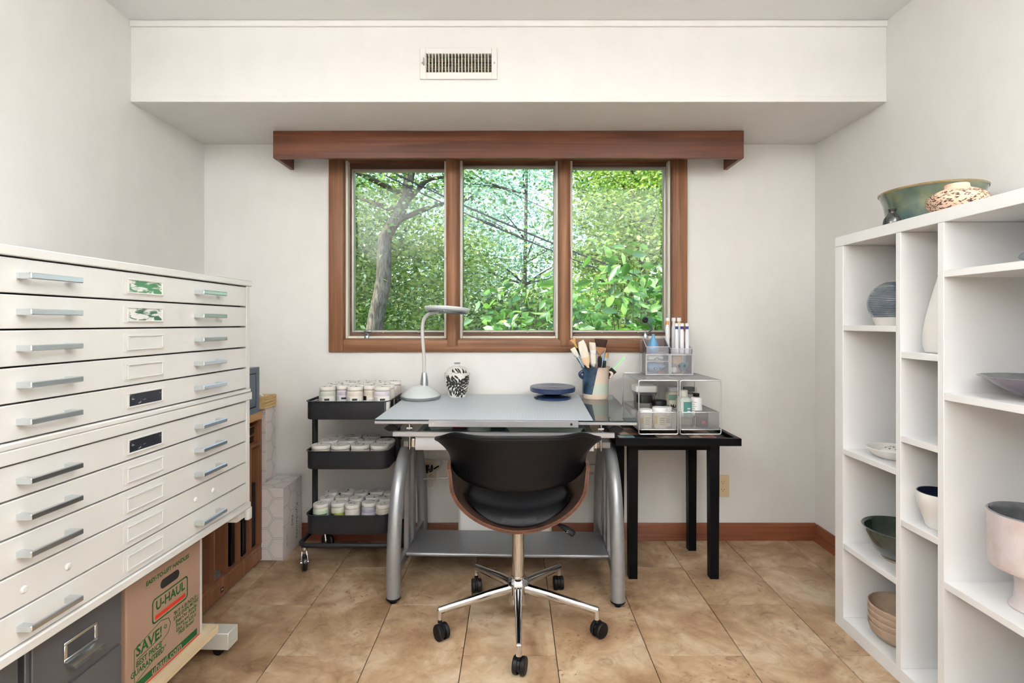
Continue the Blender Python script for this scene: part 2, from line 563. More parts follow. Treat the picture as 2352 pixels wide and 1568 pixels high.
# ------------------------------------------------------------------ air register in the soffit
v = thing('air_register', 'white louvred air register set into the soffit above the window', 'vent', (-0.236, SOF_Y, 2.2555))
bm = B()
w, h, gx, gz0, gz1 = 0.165, 0.067, 0.141, -0.0375, 0.0425
box(bm, -w, -gx, -0.006, 0, -h, h, 0.0015, 1); box(bm, gx, w, -0.006, 0, -h, h, 0.0015, 1)
box(bm, -gx, gx, -0.006, 0, -h, gz0, 0.0015, 1); box(bm, -gx, gx, -0.006, 0, gz1, h, 0.0015, 1)
box(bm, -w, w, -0.009, -0.005, -h - 0.001, -h + 0.003, 0.001, 1)
finish('face_plate', bm, M['wall'], v)
me = None
for i in range(19):
    x = -gx + (i + 1) * 2 * gx / 20
    if me is None:
        bm = B(); box(bm, -0.0016, 0.0016, -0.005, 0.006, gz0, gz1)
        o = finish('fin', bm, M['liner'], v, (x, 0, 0), smooth=None); me = o.data
    else:
        o = bpy.data.objects.new('fin', me); C.objects.link(o); o.parent = v; o.location = (x, 0, 0)
M['ductbrown'] = mk('duct_louvre', srgb(150, 138, 122), 0.5)
me = None
for z in (-0.032, -0.012, -0.003, 0.012, 0.034):
    if me is None:
        bm = B(); box(bm, -gx, gx, 0.012, 0.03, -0.0022, 0.0022)
        o = finish('louvre', bm, M['ductbrown'], v, (0, 0, z), (R(-25), 0, 0), smooth=None); me = o.data
    else:
        o = bpy.data.objects.new('louvre', me); C.objects.link(o); o.parent = v; o.location = (0, 0, z); o.rotation_euler = (R(-25), 0, 0)
bm = B(); box(bm, -gx + 0.001, gx - 0.001, 0.05, 0.055, gz0 + 0.001, gz1 - 0.001); finish('duct_back', bm, M['gap_shade'], v, smooth=None)
for x in (-0.154, 0.153):
    bm = B(); cyl(bm, (x, -0.008, 0.002), (x, -0.005, 0.002), 0.004, 12); finish('screw', bm, M['screen_alu'], v)
bm = B(); box(bm, -0.150, -0.146, -0.02, -0.005, -0.01, 0.02, 0.001, 1); finish('lever', bm, M['screen_alu'], v)

# ------------------------------------------------------------------ window
win = thing('window_1', None, None, (0, YB, 0)); win['kind'] = 'structure'
CX0, CX1, CZ0, CZ1 = -0.976, 0.916, 0.993, 2.06
BAYS = [(-0.900, -0.358), (-0.2885, 0.2378), (0.300, 0.838)]
GL = [(-0.863, -0.374), (-0.279, 0.2145), (0.317, 0.810)]
ZB, ZT = 1.057, 2.022
for x0, x1, nm in ((CX0, BAYS[0][0], 'casing'), (BAYS[2][1], CX1, 'casing')):
    bm = B(); box(bm, x0, x1, -0.018, 0.0, CZ0, CZ1, 0.004); finish(nm, bm, M['woodz'], win)
bm = B(); box(bm, BAYS[0][0] + 0.0005, BAYS[2][1] - 0.0005, -0.0175, 0.0, CZ0, ZB, 0.004); finish('casing', bm, M['wood'], win)
bm = B(); box(bm, BAYS[0][0] + 0.0005, BAYS[2][1] - 0.0005, -0.0175, 0.0, ZT, CZ1, 0.004); finish('casing', bm, M['wood'], win)
# sill stool, head and side jambs that line the opening
bm = B(); box(bm, BAYS[0][0], BAYS[2][1], 0.0, 0.12, ZB - 0.02, ZB + 0.006, 0.003); finish('sill', bm, M['wood'], win)
bm = B(); box(bm, BAYS[0][0], BAYS[2][1], 0.0, 0.12, ZT - 0.01, ZT + 0.02); finish('head_jamb', bm, M['wood'], win, smooth=None)
for x in (BAYS[0][0] - 0.025, BAYS[2][1] + 0.001):
    bm = B(); box(bm, x, x + 0.024, 0.0, 0.12, ZB - 0.02, ZT + 0.02); finish('side_jamb', bm, M['woodz'], win, smooth=None)
for a, b in ((BAYS[0][1], BAYS[1][0]), (BAYS[1][1], BAYS[2][0])):
    bm = B()
    c, hw = (a + b) / 2, (b - a) / 2
    poly = [(c + hw * math.cos(t), -0.002 - 0.026 * math.sin(t)) for t in np.linspace(0, PI, 13)] + [(a, 0.115), (b, 0.115)]
    prism(bm, poly, 'z', ZB - 0.030, ZT)
    finish('mullion', bm, M['woodz'], win)
for i, ((x0, x1), (g0, g1)) in enumerate(zip(BAYS, GL)):
    gt = 1.965 if i == 0 else (1.984 if i == 1 else 1.978)
    gb = 1.107
    # pale liners at both sides of the bay
    for xa, xb in ((x0 + 0.0005, x0 + 0.014), (x1 - 0.014, x1 - 0.0005)):
        bm = B(); box(bm, xa, xb, 0.02, 0.055, ZB + 0.006, ZT - 0.01, 0.002, 1); finish('jamb_liner', bm, M['liner'], win)
    bm = B(); box(bm, x0 + 0.0145, x1 - 0.0145, 0.020, 0.055, ZB + 0.0065, ZB + 0.019, 0.002, 1); finish('sill_sky_glint', bm, M['liner'], win)  # pale strip imitates sky reflected along the sill front
    s = None
    bm = B()
    a0, a1, b0, b1 = x0 + 0.0145, x1 - 0.0145, ZB + 0.0195, ZT - 0.0105
    box(bm, a0, g0 - 0.012, 0.058, 0.10, b0, b1); box(bm, g1 + 0.012, a1, 0.058, 0.10, b0, b1)
    box(bm, g0 - 0.012, g1 + 0.012, 0.058, 0.10, b0, gb - 0.012); box(bm, g0 - 0.012, g1 + 0.012, 0.058, 0.10, gt + 0.012, b1)
    s = finish('sash', bm, M['sash'], win, smooth=None)
    bm = B()
    for (p0, p1, q0, q1) in ((g0 - 0.012, g0, gb - 0.012, gt + 0.012), (g1, g1 + 0.012, gb - 0.012, gt + 0.012), (g0, g1, gb - 0.012, gb), (g0, g1, gt, gt + 0.012)):
        box(bm, p0, p1, 0.050, 0.085, q0, q1, 0.002, 1)
    finish('screen_frame', bm, M['screen_alu'], s)
    bm = B(); box(bm, g0 - 0.004, g1 + 0.004, 0.086, 0.090, gb - 0.004, gt + 0.004); finish('pane', bm, M['pane'], s, smooth=None)
    for xx in (g0 + 0.16, g1 - 0.14):
        bm = B(); box(bm, xx - 0.004, xx + 0.004, 0.044, 0.05, gb - 0.014, gb - 0.002, 0.001, 1); finish('screen_clip', bm, M['screen_alu'], s)
# crank operators
M['crank'] = mk('aged_crank_metal', srgb(150, 160, 165), 0.35, metal=0.8)
bm = B()
lathe(bm, [(0, 0), (0.016, 0), (0.016, 0.010), (0.010, 0.024), (0, 0.028)], 14, (-0.785, 0.03, ZB + 0.006))
tube(bm, catmull([(-0.785, 0.02, ZB + 0.026), (-0.79, -0.005, ZB + 0.040), (-0.775, -0.02, ZB + 0.046), (-0.748, -0.022, ZB + 0.046)], 4), 0.0065, 8)
finish('crank_handle', bm, M['crank'], win)
bm = B()
lathe(bm, [(0, 0), (0.018, 0), (0.018, 0.010), (0.011, 0.03), (0, 0.034)], 14, (0.705, 0.03, ZB + 0.006))
tube(bm, catmull([(0.708, 0.02, ZB + 0.03), (0.728, 0.0, ZB + 0.05), (0.722, -0.012, ZB + 0.075), (0.694, -0.02, ZB + 0.10)], 4), 0.005, 8)
finish('crank_handle', bm, M['crank'], win)
bm = B(); tube(bm, [(0.690 + 0.009 * math.cos(a), -0.028, ZB + 0.105 + 0.009 * math.sin(a)) for a in np.linspace(0, 2 * PI, 15)[:-1]], 0.0075, 8, closed=True)
finish('crank_knob', bm, M['black'], win)
for x, z in ((-0.362, 1.53), (0.306, 1.53)):
    bm = B(); box(bm, x - 0.005, x + 0.005, -0.006, 0.03, z - 0.04, z + 0.02, 0.003); finish('sash_lock', bm, M['liner'], win)
for z in (1.13, 1.42, 1.68, 1.93):
    for x in (-0.889, 0.827):
        bm = B(); cyl(bm, (x - 0.001, 0.026, z), (x - 0.001, 0.03, z), 0.004, 8); finish('screw', bm, M['screen_alu'], win)

# ------------------------------------------------------------------ wooden valance box
va = thing('wooden_valance', 'long reddish cedar valance box over the window', 'valance', (-0.026, YB, 1.956))
bm = B(); box(bm, -1.158, 1.158, -0.201, -0.181, 0, 0.134, 0.0015, 1); finish('front_board', bm, M['valance'], va)
for x in (-1.158, 1.138):
    bm = B(); box(bm, x, x + 0.02, -0.1805, -0.001, 0, 0.134, 0.001, 1); finish('end_board', bm, M['valancey'], va)
bm = B(); cyl(bm, (-1.137, -0.05, 0.10), (1.137, -0.05, 0.10), 0.012, 10); finish('curtain_rod', bm, M['white'], va)

# ------------------------------------------------------------------ wall outlets
def outlet(x, z, label, y=YB):
    o = thing('wall_outlet', label, 'outlet', (x, y, z))
    M.setdefault('almond', mk('almond_plastic', srgb(212, 190, 152), 0.4))
    bm = B(); box(bm, -0.0355, 0.0355, -0.006, 0, -0.057, 0.057, 0.003); finish('cover_plate', bm, M['almond'], o)
    for dz in (-0.020, 0.020):
        bm = B()
        pts = [(0.0165 * math.cos(a), 0.0165 * math.sin(a)) for a in np.linspace(0, 2 * PI, 25)[:-1]]
        pts = [(px, max(-0.0125, min(0.0125, pz)) + dz) for px, pz in pts]
        prism(bm, pts, 'y', -0.0075, -0.0055)
        r = finish('receptacle', bm, M['almond'], o)
        bm = B()
        box(bm, -0.0075, -0.0055, -0.0079, -0.007, dz - 0.001, dz + 0.007); box(bm, 0.0055, 0.0075, -0.0079, -0.007, dz, dz + 0.006)
        cyl(bm, (0, -0.0079, dz - 0.007), (0, -0.007, dz - 0.007), 0.0022, 8)
        finish('slots', bm, M['gap_shade'], r, smooth=None)
    bm = B(); cyl(bm, (0, -0.0075, 0), (0, -0.0055, 0), 0.0025, 8); finish('screw', bm, M['screen_alu'], o)
    return o
outlet(1.106, 0.284, 'almond double wall outlet beside the black side table')
outlet(-0.445, 0.365, 'almond wall outlet with black plug behind the drafting desk')

# ------------------------------------------------------------------ ceiling lamp and added fill uplighters (out of frame)
cl = thing('ceiling_lamp', 'round frosted flush ceiling lamp in front of the soffit', 'lamp', (0.0, 1.15, ZC))
bm = B(); lathe(bm, [(0, 0), (0.20, 0), (0.20, -0.02), (0, -0.02)], 40); finish('base_ring', bm, M['white'], cl)
M['lampglow'] = mk('lit_frosted_glass', (1, 1, 1, 1), 0.5, emit=((1.0, 0.97, 0.93, 1), LAMP_STRENGTH))
bm = B(); lathe(bm, smooth_prof([(0.185, -0.021), (0.175, -0.045), (0.12, -0.062), (0.0, -0.068)], 4), 40); finish('diffuser', bm, M['lampglow'], cl)
for (tx, ty), side in zip(FILL_XY, ('left', 'right')):  # invented stands around the added fill lights
    tl_ = thing('added_fill_lamp', 'added black fill-light uplighter, unseen behind the viewer on the ' + side, 'lamp', (tx, ty, 0), 0, 'added fill lamps')
    bm = B(); lathe(bm, [(0, 0), (0.14, 0), (0.14, 0.015), (0.02, 0.03), (0, 0.03)], 32); finish('base', bm, M['black'], tl_)
    bm = B(); cyl(bm, (0, 0, 0.03), (0, 0, 1.67), 0.012, 14); finish('pole', bm, M['black'], tl_)
    bm = B(); lathe(bm, [(0.02, 1.67), (0.12, 1.70), (0.235, 1.80), (0.228, 1.802), (0.11, 1.715), (0.02, 1.685)], 36); finish('bowl_shade', bm, M['white'], tl_)  # bowl rim keeps the added fill off the soffit face

# ------------------------------------------------------------------ flat file cabinets (two stacked units)
FF_LOC, FF_RZ = Vector((-0.9105, 1.80, 0)), R(-2.0)
FF_LEN, FF_DEP = 1.0, 0.68
def ff_frame(name, label, cat, z, group=None):
    return thing(name, label, cat, (FF_LOC.x, FF_LOC.y, z), FF_RZ, group)

def streak(name, ink, lo, hi):
    m = mk(name, srgb(226, 226, 222), 0.35)
    nt = m.node_tree; p = nt.nodes['Principled BSDF']
    tc = N(nt, 'ShaderNodeTexCoord'); mp = N(nt, 'ShaderNodeMapping')
    mp.inputs['Scale'].default_value = (10, 14, 55); mp.inputs['Rotation'].default_value = (R(14), 0, 0)
    no = N(nt, 'ShaderNodeTexNoise'); no.inputs['Scale'].default_value = 1.5; no.inputs['Detail'].default_value = 5; no.inputs['Distortion'].default_value = 1.0
    nt.links.new(tc.outputs['Object'], mp.inputs[0]); nt.links.new(mp.outputs[0], no.inputs['Vector'])
    rp = ramp(nt, [(lo, ink), (hi, srgb(226, 226, 222))])
    nt.links.new(no.outputs[0], rp.inputs[0]); nt.links.new(rp.outputs[0], p.inputs['Base Color'])
    return m
M['card_green'] = streak('green_streaked_card', srgb(74, 128, 90), 0.50, 0.60)
M['card_green2'] = streak('dark_green_streaked_card', srgb(58, 100, 78), 0.45, 0.53)
M['card_navy'] = streak('navy_inked_card', srgb(26, 30, 40), 0.62, 0.70)

def handle_mesh():
    bm = B()
    L, hh = 0.057, 0.0058
    for s in (-1, 1):
        y0, y1 = (s * L, s * (L - 0.006))
        loft(bm, [[(0.0, s * (L + 0.001) , -hh), (0.0, s * (L + 0.001), hh), (0.0, s * (L - 0.013), hh), (0.0, s * (L - 0.013), -hh)],
                  [(0.026, s * L, -hh * 0.95), (0.026, s * L, hh * 0.95), (0.026, s * (L - 0.010), hh * 0.95), (0.026, s * (L - 0.010), -hh * 0.95)]])
    box(bm, 0.0225, 0.030, -L - 0.001, L + 0.001, -hh, hh, 0.0015, 1)
    bmesh.ops.recalc_face_normals(bm, faces=bm.faces[:])
    me = bpy.data.meshes.new('handle'); bm.to_mesh(me); bm.free(); me.materials.append(M['pull'])
    return me
def holder_mesh():
    bm = B()
    prism(bm, rrect(0.138, 0.044, 0.005), 'x', 0.0, 0.0012)
    for (y0, y1, z0, z1) in ((-0.060, 0.063, 0.0145, 0.0185), (-0.060, 0.063, -0.0185, -0.0145), (-0.060, -0.054, -0.0145, 0.0145), (0.057, 0.063, -0.0145, 0.0145)):
        box(bm, 0.0012, 0.0042, y0, y1, z0, z1, 0.0008, 1)
    bmesh.ops.recalc_face_normals(bm, faces=bm.faces[:])
    me = bpy.data.meshes.new('label_holder'); bm.to_mesh(me); bm.free(); me.materials.append(M['filewhite'])
    return me
HANDLE, HOLDER = handle_mesh(), holder_mesh()
def link(name, me, parent, loc, rot=(0, 0, 0)):
    o = bpy.data.objects.new(name, me); C.objects.link(o); o.parent = parent; o.location = loc; o.rotation_euler = rot
    return o
def stud_mesh():
    bm = B(); lathe(bm, [(0, 0), (0.0075, 0), (0.0075, 0.002), (0.005, 0.004), (0, 0.0045)], 14, m=Matrix.Rotation(R(90), 4, 'Y'))
    me = bpy.data.meshes.new('stud'); bm.to_mesh(me); bm.free(); me.materials.append(M['filewhite']); return me
STUD = stud_mesh()

def flat_file(label, ztop, zbot, bounds, cards, nohandle, lip, cap=0.019):
    o = ff_frame('flat_file_cabinet', label, 'cabinet', zbot, 'stacked flat file cabinets')
    H = ztop - zbot
    bm = B()
    box(bm, -FF_DEP, -0.022, -FF_LEN, 0.0, 0.0, H - 0.018)
    # front stiles at both ends
    box(bm, -0.022, 0.001, -0.020, 0.0, 0.0, H - 0.018, 0.001, 1); box(bm, -0.022, 0.001, -FF_LEN, -FF_LEN + 0.020, 0.0, H - 0.018, 0.001, 1)
    finish('body', bm, M['filewhite'], o)
    bm = B(); box(bm, -0.023, -0.0215, -FF_LEN + 0.0205, -0.0205, 0.002, H - 0.0185); finish('gap_shade_sheet', bm, M['gap_shade'], o, smooth=None)  # dark sheet colours in the shade between the drawers
    bm = B(); box(bm, -FF_DEP - 0.002, 0.006, -FF_LEN - 0.004, 0.007, H - cap, H, 0.002, 1); finish('top_cap', bm, M['filewhite'], o)
    if lip:
        bm = B(); box(bm, -0.02, 0.006, -FF_LEN, 0.0, 0.0, lip, 0.003, 1); finish('bottom_rail', bm, M['filewhite'], o)
    for i, (z1, z0) in enumerate(zip(bounds, bounds[1:])):
        a, b = z0 - zbot + 0.0018, z1 - zbot - 0.0018
        bm = B(); box(bm, -0.021, 0.0, -FF_LEN + 0.0215, -0.0215, a, b, 0.0015, 1)
        d = finish('drawer', bm, M['filewhite'], o)
        zc = (a + b) / 2
        if i != nohandle:
            for y in (-0.238, -0.757):
                link('handle', HANDLE, d, (0.0, y, zc))
        else:
            for y in (-0.205, -0.29, -0.705, -0.80):
                link('stud', STUD, d, (0.0, y, zc - 0.002))
        link('label_holder', HOLDER, d, (0.0, -0.487, zc))
        if cards[i]:
            bm = B(); box(bm, 0.0012, 0.0020, -0.054, 0.057, -0.0145, 0.0145); finish('card', bm, M[cards[i]], d, (0, -0.487, zc), smooth=None)
    return o
flat_file('upper off-white steel flat file cabinet with green-streaked label cards', 1.290, 0.909, [1.2695, 1.2005, 1.133, 1.0625, 0.9935, 0.923], ['card_green', 'card_green2', None, None, 'card_navy'], -1, 0.013)
flat_file('lower off-white steel flat file cabinet with one drawer missing its handles', 0.9085, 0.512, [0.8795, 0.8135, 0.743, 0.6725, 0.602, 0.533], ['card_navy', None, None, None, None], 3, 0.021, 0.0265)

# ------------------------------------------------------------------ rolling stand under the flat files
M['standgrey'] = mk('cream_grey_enamel', srgb(204, 202, 194), 0.4)
st = ff_frame('rolling_stand', 'cream steel rolling stand with pale plywood shelf under the flat files', 'stand', 0)
bm = B()
for y0, y1 in ((-0.055, 0.004), (-FF_LEN, -FF_LEN + 0.055)):
    box(bm, -0.66, -0.012, y0, y1, 0.478, 0.5115, 0.002, 1)
box(bm, -0.66, -0.60, -FF_LEN + 0.055, -0.055, 0.478, 0.5115)
finish('top_frame', bm, M['filewhite'], st)
bm = B(); box(bm, -0.012, 0.004, -0.012, 0.012, 0.470, 0.5118, 0.004); finish('corner_cap', bm, M['filewhite'], st)
for y in (-0.13, -0.87):
    bm = B(); box(bm, -0.40, -0.35, y - 0.025 + 0.11 * (1 if y > -0.5 else -1), y + 0.025 + 0.11 * (1 if y > -0.5 else -1), 0.087, 0.478); finish('upright', bm, M['standgrey'], st, smooth=None)
for y in (0.008, -FF_LEN - 0.008):
    bm = B(); box(bm, -0.56, -0.062, y - 0.03, y + 0.03, 0.030, 0.087, 0.002, 1); finish('base_beam', bm, M['standgrey'], st)
    for x in (-0.11, -0.50):
        bm = B()
        cyl(bm, (x, y - 0.012, 0.017), (x, y + 0.012, 0.017), 0.017, 16)
        finish('caster', bm, M['rubber'], st)
bm = B(); box(bm, -0.63, -0.050, -0.93, -0.095, 0.137, 0.162, 0.0015, 1); finish('plywood_shelf', bm, M['plypale'], st)
for y in (-0.143, -0.945):
    bm = B(); box(bm, -0.090, -0.078, y - 0.005, y + 0.005, 0.1625, 0.5115); finish('front_post', bm, M['filewhite'], st, smooth=None)
for y in (-0.05, -0.95):
    bm = B(); box(bm, -0.42, -0.34, y - 0.08, y + 0.08, 0.0875, 0.1365); finish('shelf_bracket', bm, M['standgrey'], st, smooth=None)

# ------------------------------------------------------------------ moving carton on the stand
cb = ff_frame('moving_carton', 'brown cardboard moving carton printed in green and red on the stand', 'box', 0.1625)
bx, bh, by0, by1 = -0.075, 0.303, -0.453, -0.151     # local
bm = B(); box(bm, bx - 0.36, bx, by0, by1, 0, bh, 0.003, 1); 
finish('carton_body', bm, M['cardboard'], cb)
bm = B()
loft(bm, [[(bx - 0.02, by0 + 0.003, bh), (bx - 0.02, by1 - 0.003, bh), (bx - 0.17, by1 - 0.003, bh + 0.008), (bx - 0.17, by0 + 0.003, bh + 0.014)],
          [(bx - 0.02, by0 + 0.003, bh + 0.003), (bx - 0.02, by1 - 0.003, bh + 0.003), (bx - 0.17, by1 - 0.003, bh + 0.011), (bx - 0.17, by0 + 0.003, bh + 0.017)]])
finish('top_flap', bm, M['cardboard'], cb, smooth=None)
W_, yc = by1 - by0, (by0 + by1) / 2
def fp(u, v):      # face position: u from left (near) to right, v from the top
    return (bx + 0.0006, by0 + u * W_, bh - v * bh)
FACE = (R(90), 0, R(90))
def face_text(name, body, u, v, size, mat, align='CENTER', bold=0.0, sx=1.0, line=1.0, shear=0.0, roll=0.0, lift=0.0):
    me = text_mesh(body, size, align, bold=bold, sx=sx, line=line, shear=shear)
    p = fp(u, v)
    return from_mesh(name, me, M[mat], cb, (p[0] + lift, p[1], p[2]), FACE)
def face_poly_line(name, pts, wid, mat, lift=0.0):
    bm = B()
    P = [Vector(fp(u, v)) for u, v in pts]
    n = len(P)
    for i in range(n):
        a, b = P[i], P[(i + 1) % n]
        d = (b - a).normalized(); s = Vector((1, 0, 0)).cross(d) * wid / 2
        e = d * wid * 0.4
        bm.faces.new([bm.verts.new(q) for q in (a - s - e, b - s + e, b + s + e, a + s - e)])
    return finish(name, bm, M[mat], cb, (lift, 0, 0), smooth=None)
face_text('heading_print', 'EASY-TO-LIFT HANDLES', 0.52, 0.10, 0.0165, 'printgreen', bold=0.0006)
bm = B(); prism(bm, [(yc + 0.012 + a, bh - 0.20 * bh + b) for a, b in rrect(0.078, 0.026, 0.0125)], 'x', bx - 0.002, bx + 0.0010); finish('hand_hole', bm, M['gap_shade'], cb, smooth=None)
bm = B(); prism(bm, [(yc + 0.012 + a, bh - 0.20 * bh + b) for a, b in rrect(0.084, 0.032, 0.0155)], 'x', bx - 0.002, bx + 0.0004); finish('hand_hole_rim', bm, M['cardboard'], cb, smooth=None)
# outlined logo panel
def rr_uv(u0, u1, v0, v1, rad):
    w, h = (u1 - u0) * W_, (v1 - v0) * bh
    return [((u0 + u1) / 2 + a / W_, (v0 + v1) / 2 + b / bh) for a, b in rrect(w, h, rad)]
face_poly_line('logo_outline', rr_uv(0.31, 0.79, 0.29, 0.505, 0.010), 0.0042, 'printgreen')
face_text('logo_lettering', 'U-HAUL', 0.55, 0.365, 0.0365, 'printgreen', bold=0.0011, sx=0.92)
bm = B(); bm.faces.new([bm.verts.new(fp(u, v)) for u, v in ((0.34, 0.445), (0.76, 0.445), (0.76, 0.482), (0.34, 0.482))]); finish('logo_stripe', bm, M['printred'], cb, smooth=None)
face_text('bundle_print', '"BUY A BUNDLE\u2014\nSAVE EVEN MORE!\nBeat Our Bundle\nPrices and We\'ll\nGive You $20 in\nFREE Boxes!', 0.775, 0.68, 0.0152, 'printgreen', bold=0.0004, line=0.9, sx=0.92, shear=0.1)
face_poly_line('tag_outline', [(0.09, 0.60), (0.42, 0.53), (0.52, 0.56), (0.545, 0.62), (0.52, 0.69), (0.42, 0.73), (0.42, 0.80), (0.09, 0.90)], 0.0022, 'printgreen')
face_text('save_lettering', 'SAVE!', 0.27, 0.635, 0.0415, 'printgreen', bold=0.0010, sx=0.95)
face_poly_line('tag_rule', [(0.12, 0.705), (0.42, 0.675), (0.42, 0.677), (0.12, 0.707)], 0.0018, 'printgreen')
face_text('price_lettering', 'BEST PRICE\nGUARANTEED*', 0.265, 0.78, 0.0212, 'printgreen', bold=0.0006, line=0.95, sx=0.9)
bm = B(); bm.faces.new([bm.verts.new(fp(u, v)) for u, v in ((0.06, 0.90), (0.94, 0.90), (0.94, 0.965), (0.06, 0.965))]); finish('green_band', bm, M['printgreen'], cb, smooth=None)
bm = B(); bm.faces.new([bm.verts.new(fp(u, v)) for u, v in ((0.02, 0.978), (0.98, 0.978), (0.98, 0.992), (0.02, 0.992))]); finish('red_band', bm, M['printred'], cb, smooth=None)
face_text('web_lettering', 'uhaul.com', 0.5, 0.930, 0.030, 'cardboard', bold=0.0006, lift=0.0006)
bm = B(); tube(bm, [Vector(fp(0.475 + 0.014 * math.cos(a), 0.615 + 0.016 * math.sin(a))) for a in np.linspace(0, 2 * PI, 13)[:-1]], 0.001, 4, closed=True); finish('tag_eyelet', bm, M['printgreen'], cb)

# ------------------------------------------------------------------ small charcoal filing cabinets on the stand
def card_file(y0, y1, label):
    o = ff_frame('filing_cabinet', label, 'cabinet', 0.1625, 'charcoal filing cabinets')
    fx, H = -0.080, 0.310
    bm = B(); box(bm, fx - 0.38, fx - 0.006, y0, y1, 0, H, 0.002, 1); finish('body', bm, M['greysteel'], o)
    for z0, z1 in ((0.008, 0.160), (0.168, H - 0.006)):
        bm = B(); box(bm, fx - 0.012, fx, y0 + 0.010, y1 - 0.004, z0, z1, 0.002, 1)
        yy = (y0 + y1) / 2; zc = (z0 + z1) / 2
        d = finish('drawer', bm, M['greysteel'], o)
        bm = B()
        for a0, a1, b0, b1 in ((-0.045, 0.045, 0.020, 0.027), (-0.045, 0.045, -0.018, -0.011), (-0.045, -0.037, -0.011, 0.020), (0.037, 0.045, -0.011, 0.020)):
            box(bm, fx, fx + 0.004, yy + a0, yy + a1, zc + b0, zc + b1, 0.001, 1)
        # curled finger pull below the card frame
        prof = [(fx, -0.018), (fx + 0.012, -0.020), (fx + 0.024, -0.026), (fx + 0.026, -0.032), (fx + 0.022, -0.030), (fx + 0.012, -0.024), (fx, -0.023)]
        prism(bm, [(a, zc + b) for a, b in prof], 'y', yy - 0.042, yy + 0.042)
        finish('label_pull', bm, M['pull'], d)
        bm = B(); box(bm, fx, fx + 0.0012, yy - 0.037, yy + 0.037, zc - 0.011, zc + 0.020); finish('card', bm, mk('dark_card', srgb(60, 62, 66), 0.5) if 'dark_card' not in M else M['dark_card'], d, smooth=None)
card_file(-0.712, -0.458, 'charcoal steel filing cabinet with a chrome label pull beside the moving carton')
card_file(-0.93, -0.727, 'charcoal steel filing cabinet at the near end of the stand')

# ------------------------------------------------------------------ wooden slotted organiser behind the flat files
og = thing('slotted_organiser', 'brown wooden organiser with upright slots in the left corner', 'organiser', (-1.21, 2.51, 0))
OD, OLn, OH = 0.41, 0.66, 0.722
bm = B(); box(bm, -OD, 0.0, -OLn, 0.0, 0.012, 0.072, 0.002, 1); finish('plinth', bm, M['organiser'], og)
bm = B(); box(bm, -OD, -0.002, -OLn, 0.0, 0.0725, 0.088, 0.001, 1); finish('bottom_board', bm, M['organiser'], og)
bm = B(); box(bm, -OD, 0.002, -OLn - 0.002, 0.002, OH - 0.036, OH, 0.002, 1); finish('top_board', bm, M['organiser_top'], og)
for y in (-0.014, -OLn):
    bm = B(); box(bm, -OD, 0.0, y, y + 0.014, 0.0885, OH - 0.0365, 0.001, 1); finish('end_panel', bm, M['organiser'], og)
bm = B(); box(bm, -OD, -0.001, -OLn + 0.0145, -0.0145, 0.566, 0.580, 0.001, 1); finish('shelf', bm, M['organiser'], og)
bm = B(); box(bm, -OD - 0.006, -OD - 0.0005, -OLn, 0.0, 0.012, OH - 0.037); finish('back_panel', bm, M['organiser'], og, smooth=None)
for y in (-0.094, -0.194, -0.293, -0.390, -0.488, -0.575):
    bm = B(); box(bm, -OD, -0.004, y - 0.004, y + 0.004, 0.0885, 0.5655, 0.0008, 1); finish('divider', bm, M['organiser'], og)
bm = B(); box(bm, 0.0, 0.0008, -0.352, -0.332, 0.030, 0.050); sg = finish('sticker', bm, M['black'], og, smooth=None)
from_mesh('sticker_mark', text_mesh('ll n', 0.010, bold=0.0004), M['white'], og, (0.0012, -0.342, 0.041), FACE)
# black folders and tools standing in the slots
def folder(y, w, h, dep, label):
    o = thing('black_portfolio', label, 'portfolio', (-1.21 - 0.02, 2.51 + y, 0.0885), 0, 'black portfolios in the organiser')
    bm = B(); box(bm, -dep, 0, -w / 2, w / 2, 0, h, 0.003); finish('cover', bm, M['black'], o)
    bm = B(); box(bm, -dep, 0.002, -w / 2 - 0.001, -w / 2 + 0.003, 0.0, h, 0.001, 1); finish('spine', bm, M['blackgloss'], o)
folder(-0.045, 0.050, 0.30, 0.34, 'short black portfolio in the slot nearest the back wall')
folder(-0.125, 0.034, 0.44, 0.36, 'tall black portfolio in the second slot from the back wall')
folder(-0.165, 0.026, 0.43, 0.36, 'thin black portfolio sharing the second slot from the back wall')
folder(-0.222, 0.036, 0.45, 0.36, 'tall black portfolio in the third slot from the back wall')
ht = thing('heavy_stapler', 'black upright long-arm stapler in the organiser slot above the sticker', 'stapler', (-1.245, 2.51 - 0.345, 0.0885))
bm = B(); box(bm, -0.16, 0.02, -0.034, 0.024, 0, 0.022, 0.005); box(bm, -0.10, 0.008, -0.028, 0.016, 0.022, 0.036, 0.005); finish('foot', bm, M['greysteel'], ht)
bm = B(); tube(bm, catmull([(-0.005, -0.016, 0.03), (-0.002, -0.014, 0.09), (-0.018, -0.018, 0.15), (-0.022, -0.02, 0.30), (-0.018, -0.016, 0.40), (-0.035, -0.004, 0.43)], 4), [0.016] * 10 + [0.012] * 10 + [0.010], 10); finish('arm', bm, M['black'], ht)
for i, (z, dy) in enumerate(((0.5805, 0.0), (0.6225, 0.004))):
    o = thing('small_black_case', ('lower' if i == 0 else 'upper') + ' small black case with brass rim in the organiser cubby', 'case', (-1.235, 2.51 - 0.075 + dy, z), 0, 'small black cases')
    bm = B(); box(bm, -0.12, 0, -0.05, 0.05, 0, 0.032, 0.004); finish('case_body', bm, M['blackgloss'], o)
    bm = B(); box(bm, -0.121, 0.0015, -0.0515, 0.0515, 0.031, 0.038, 0.002, 1); finish('rim', bm, M['gold'], o)

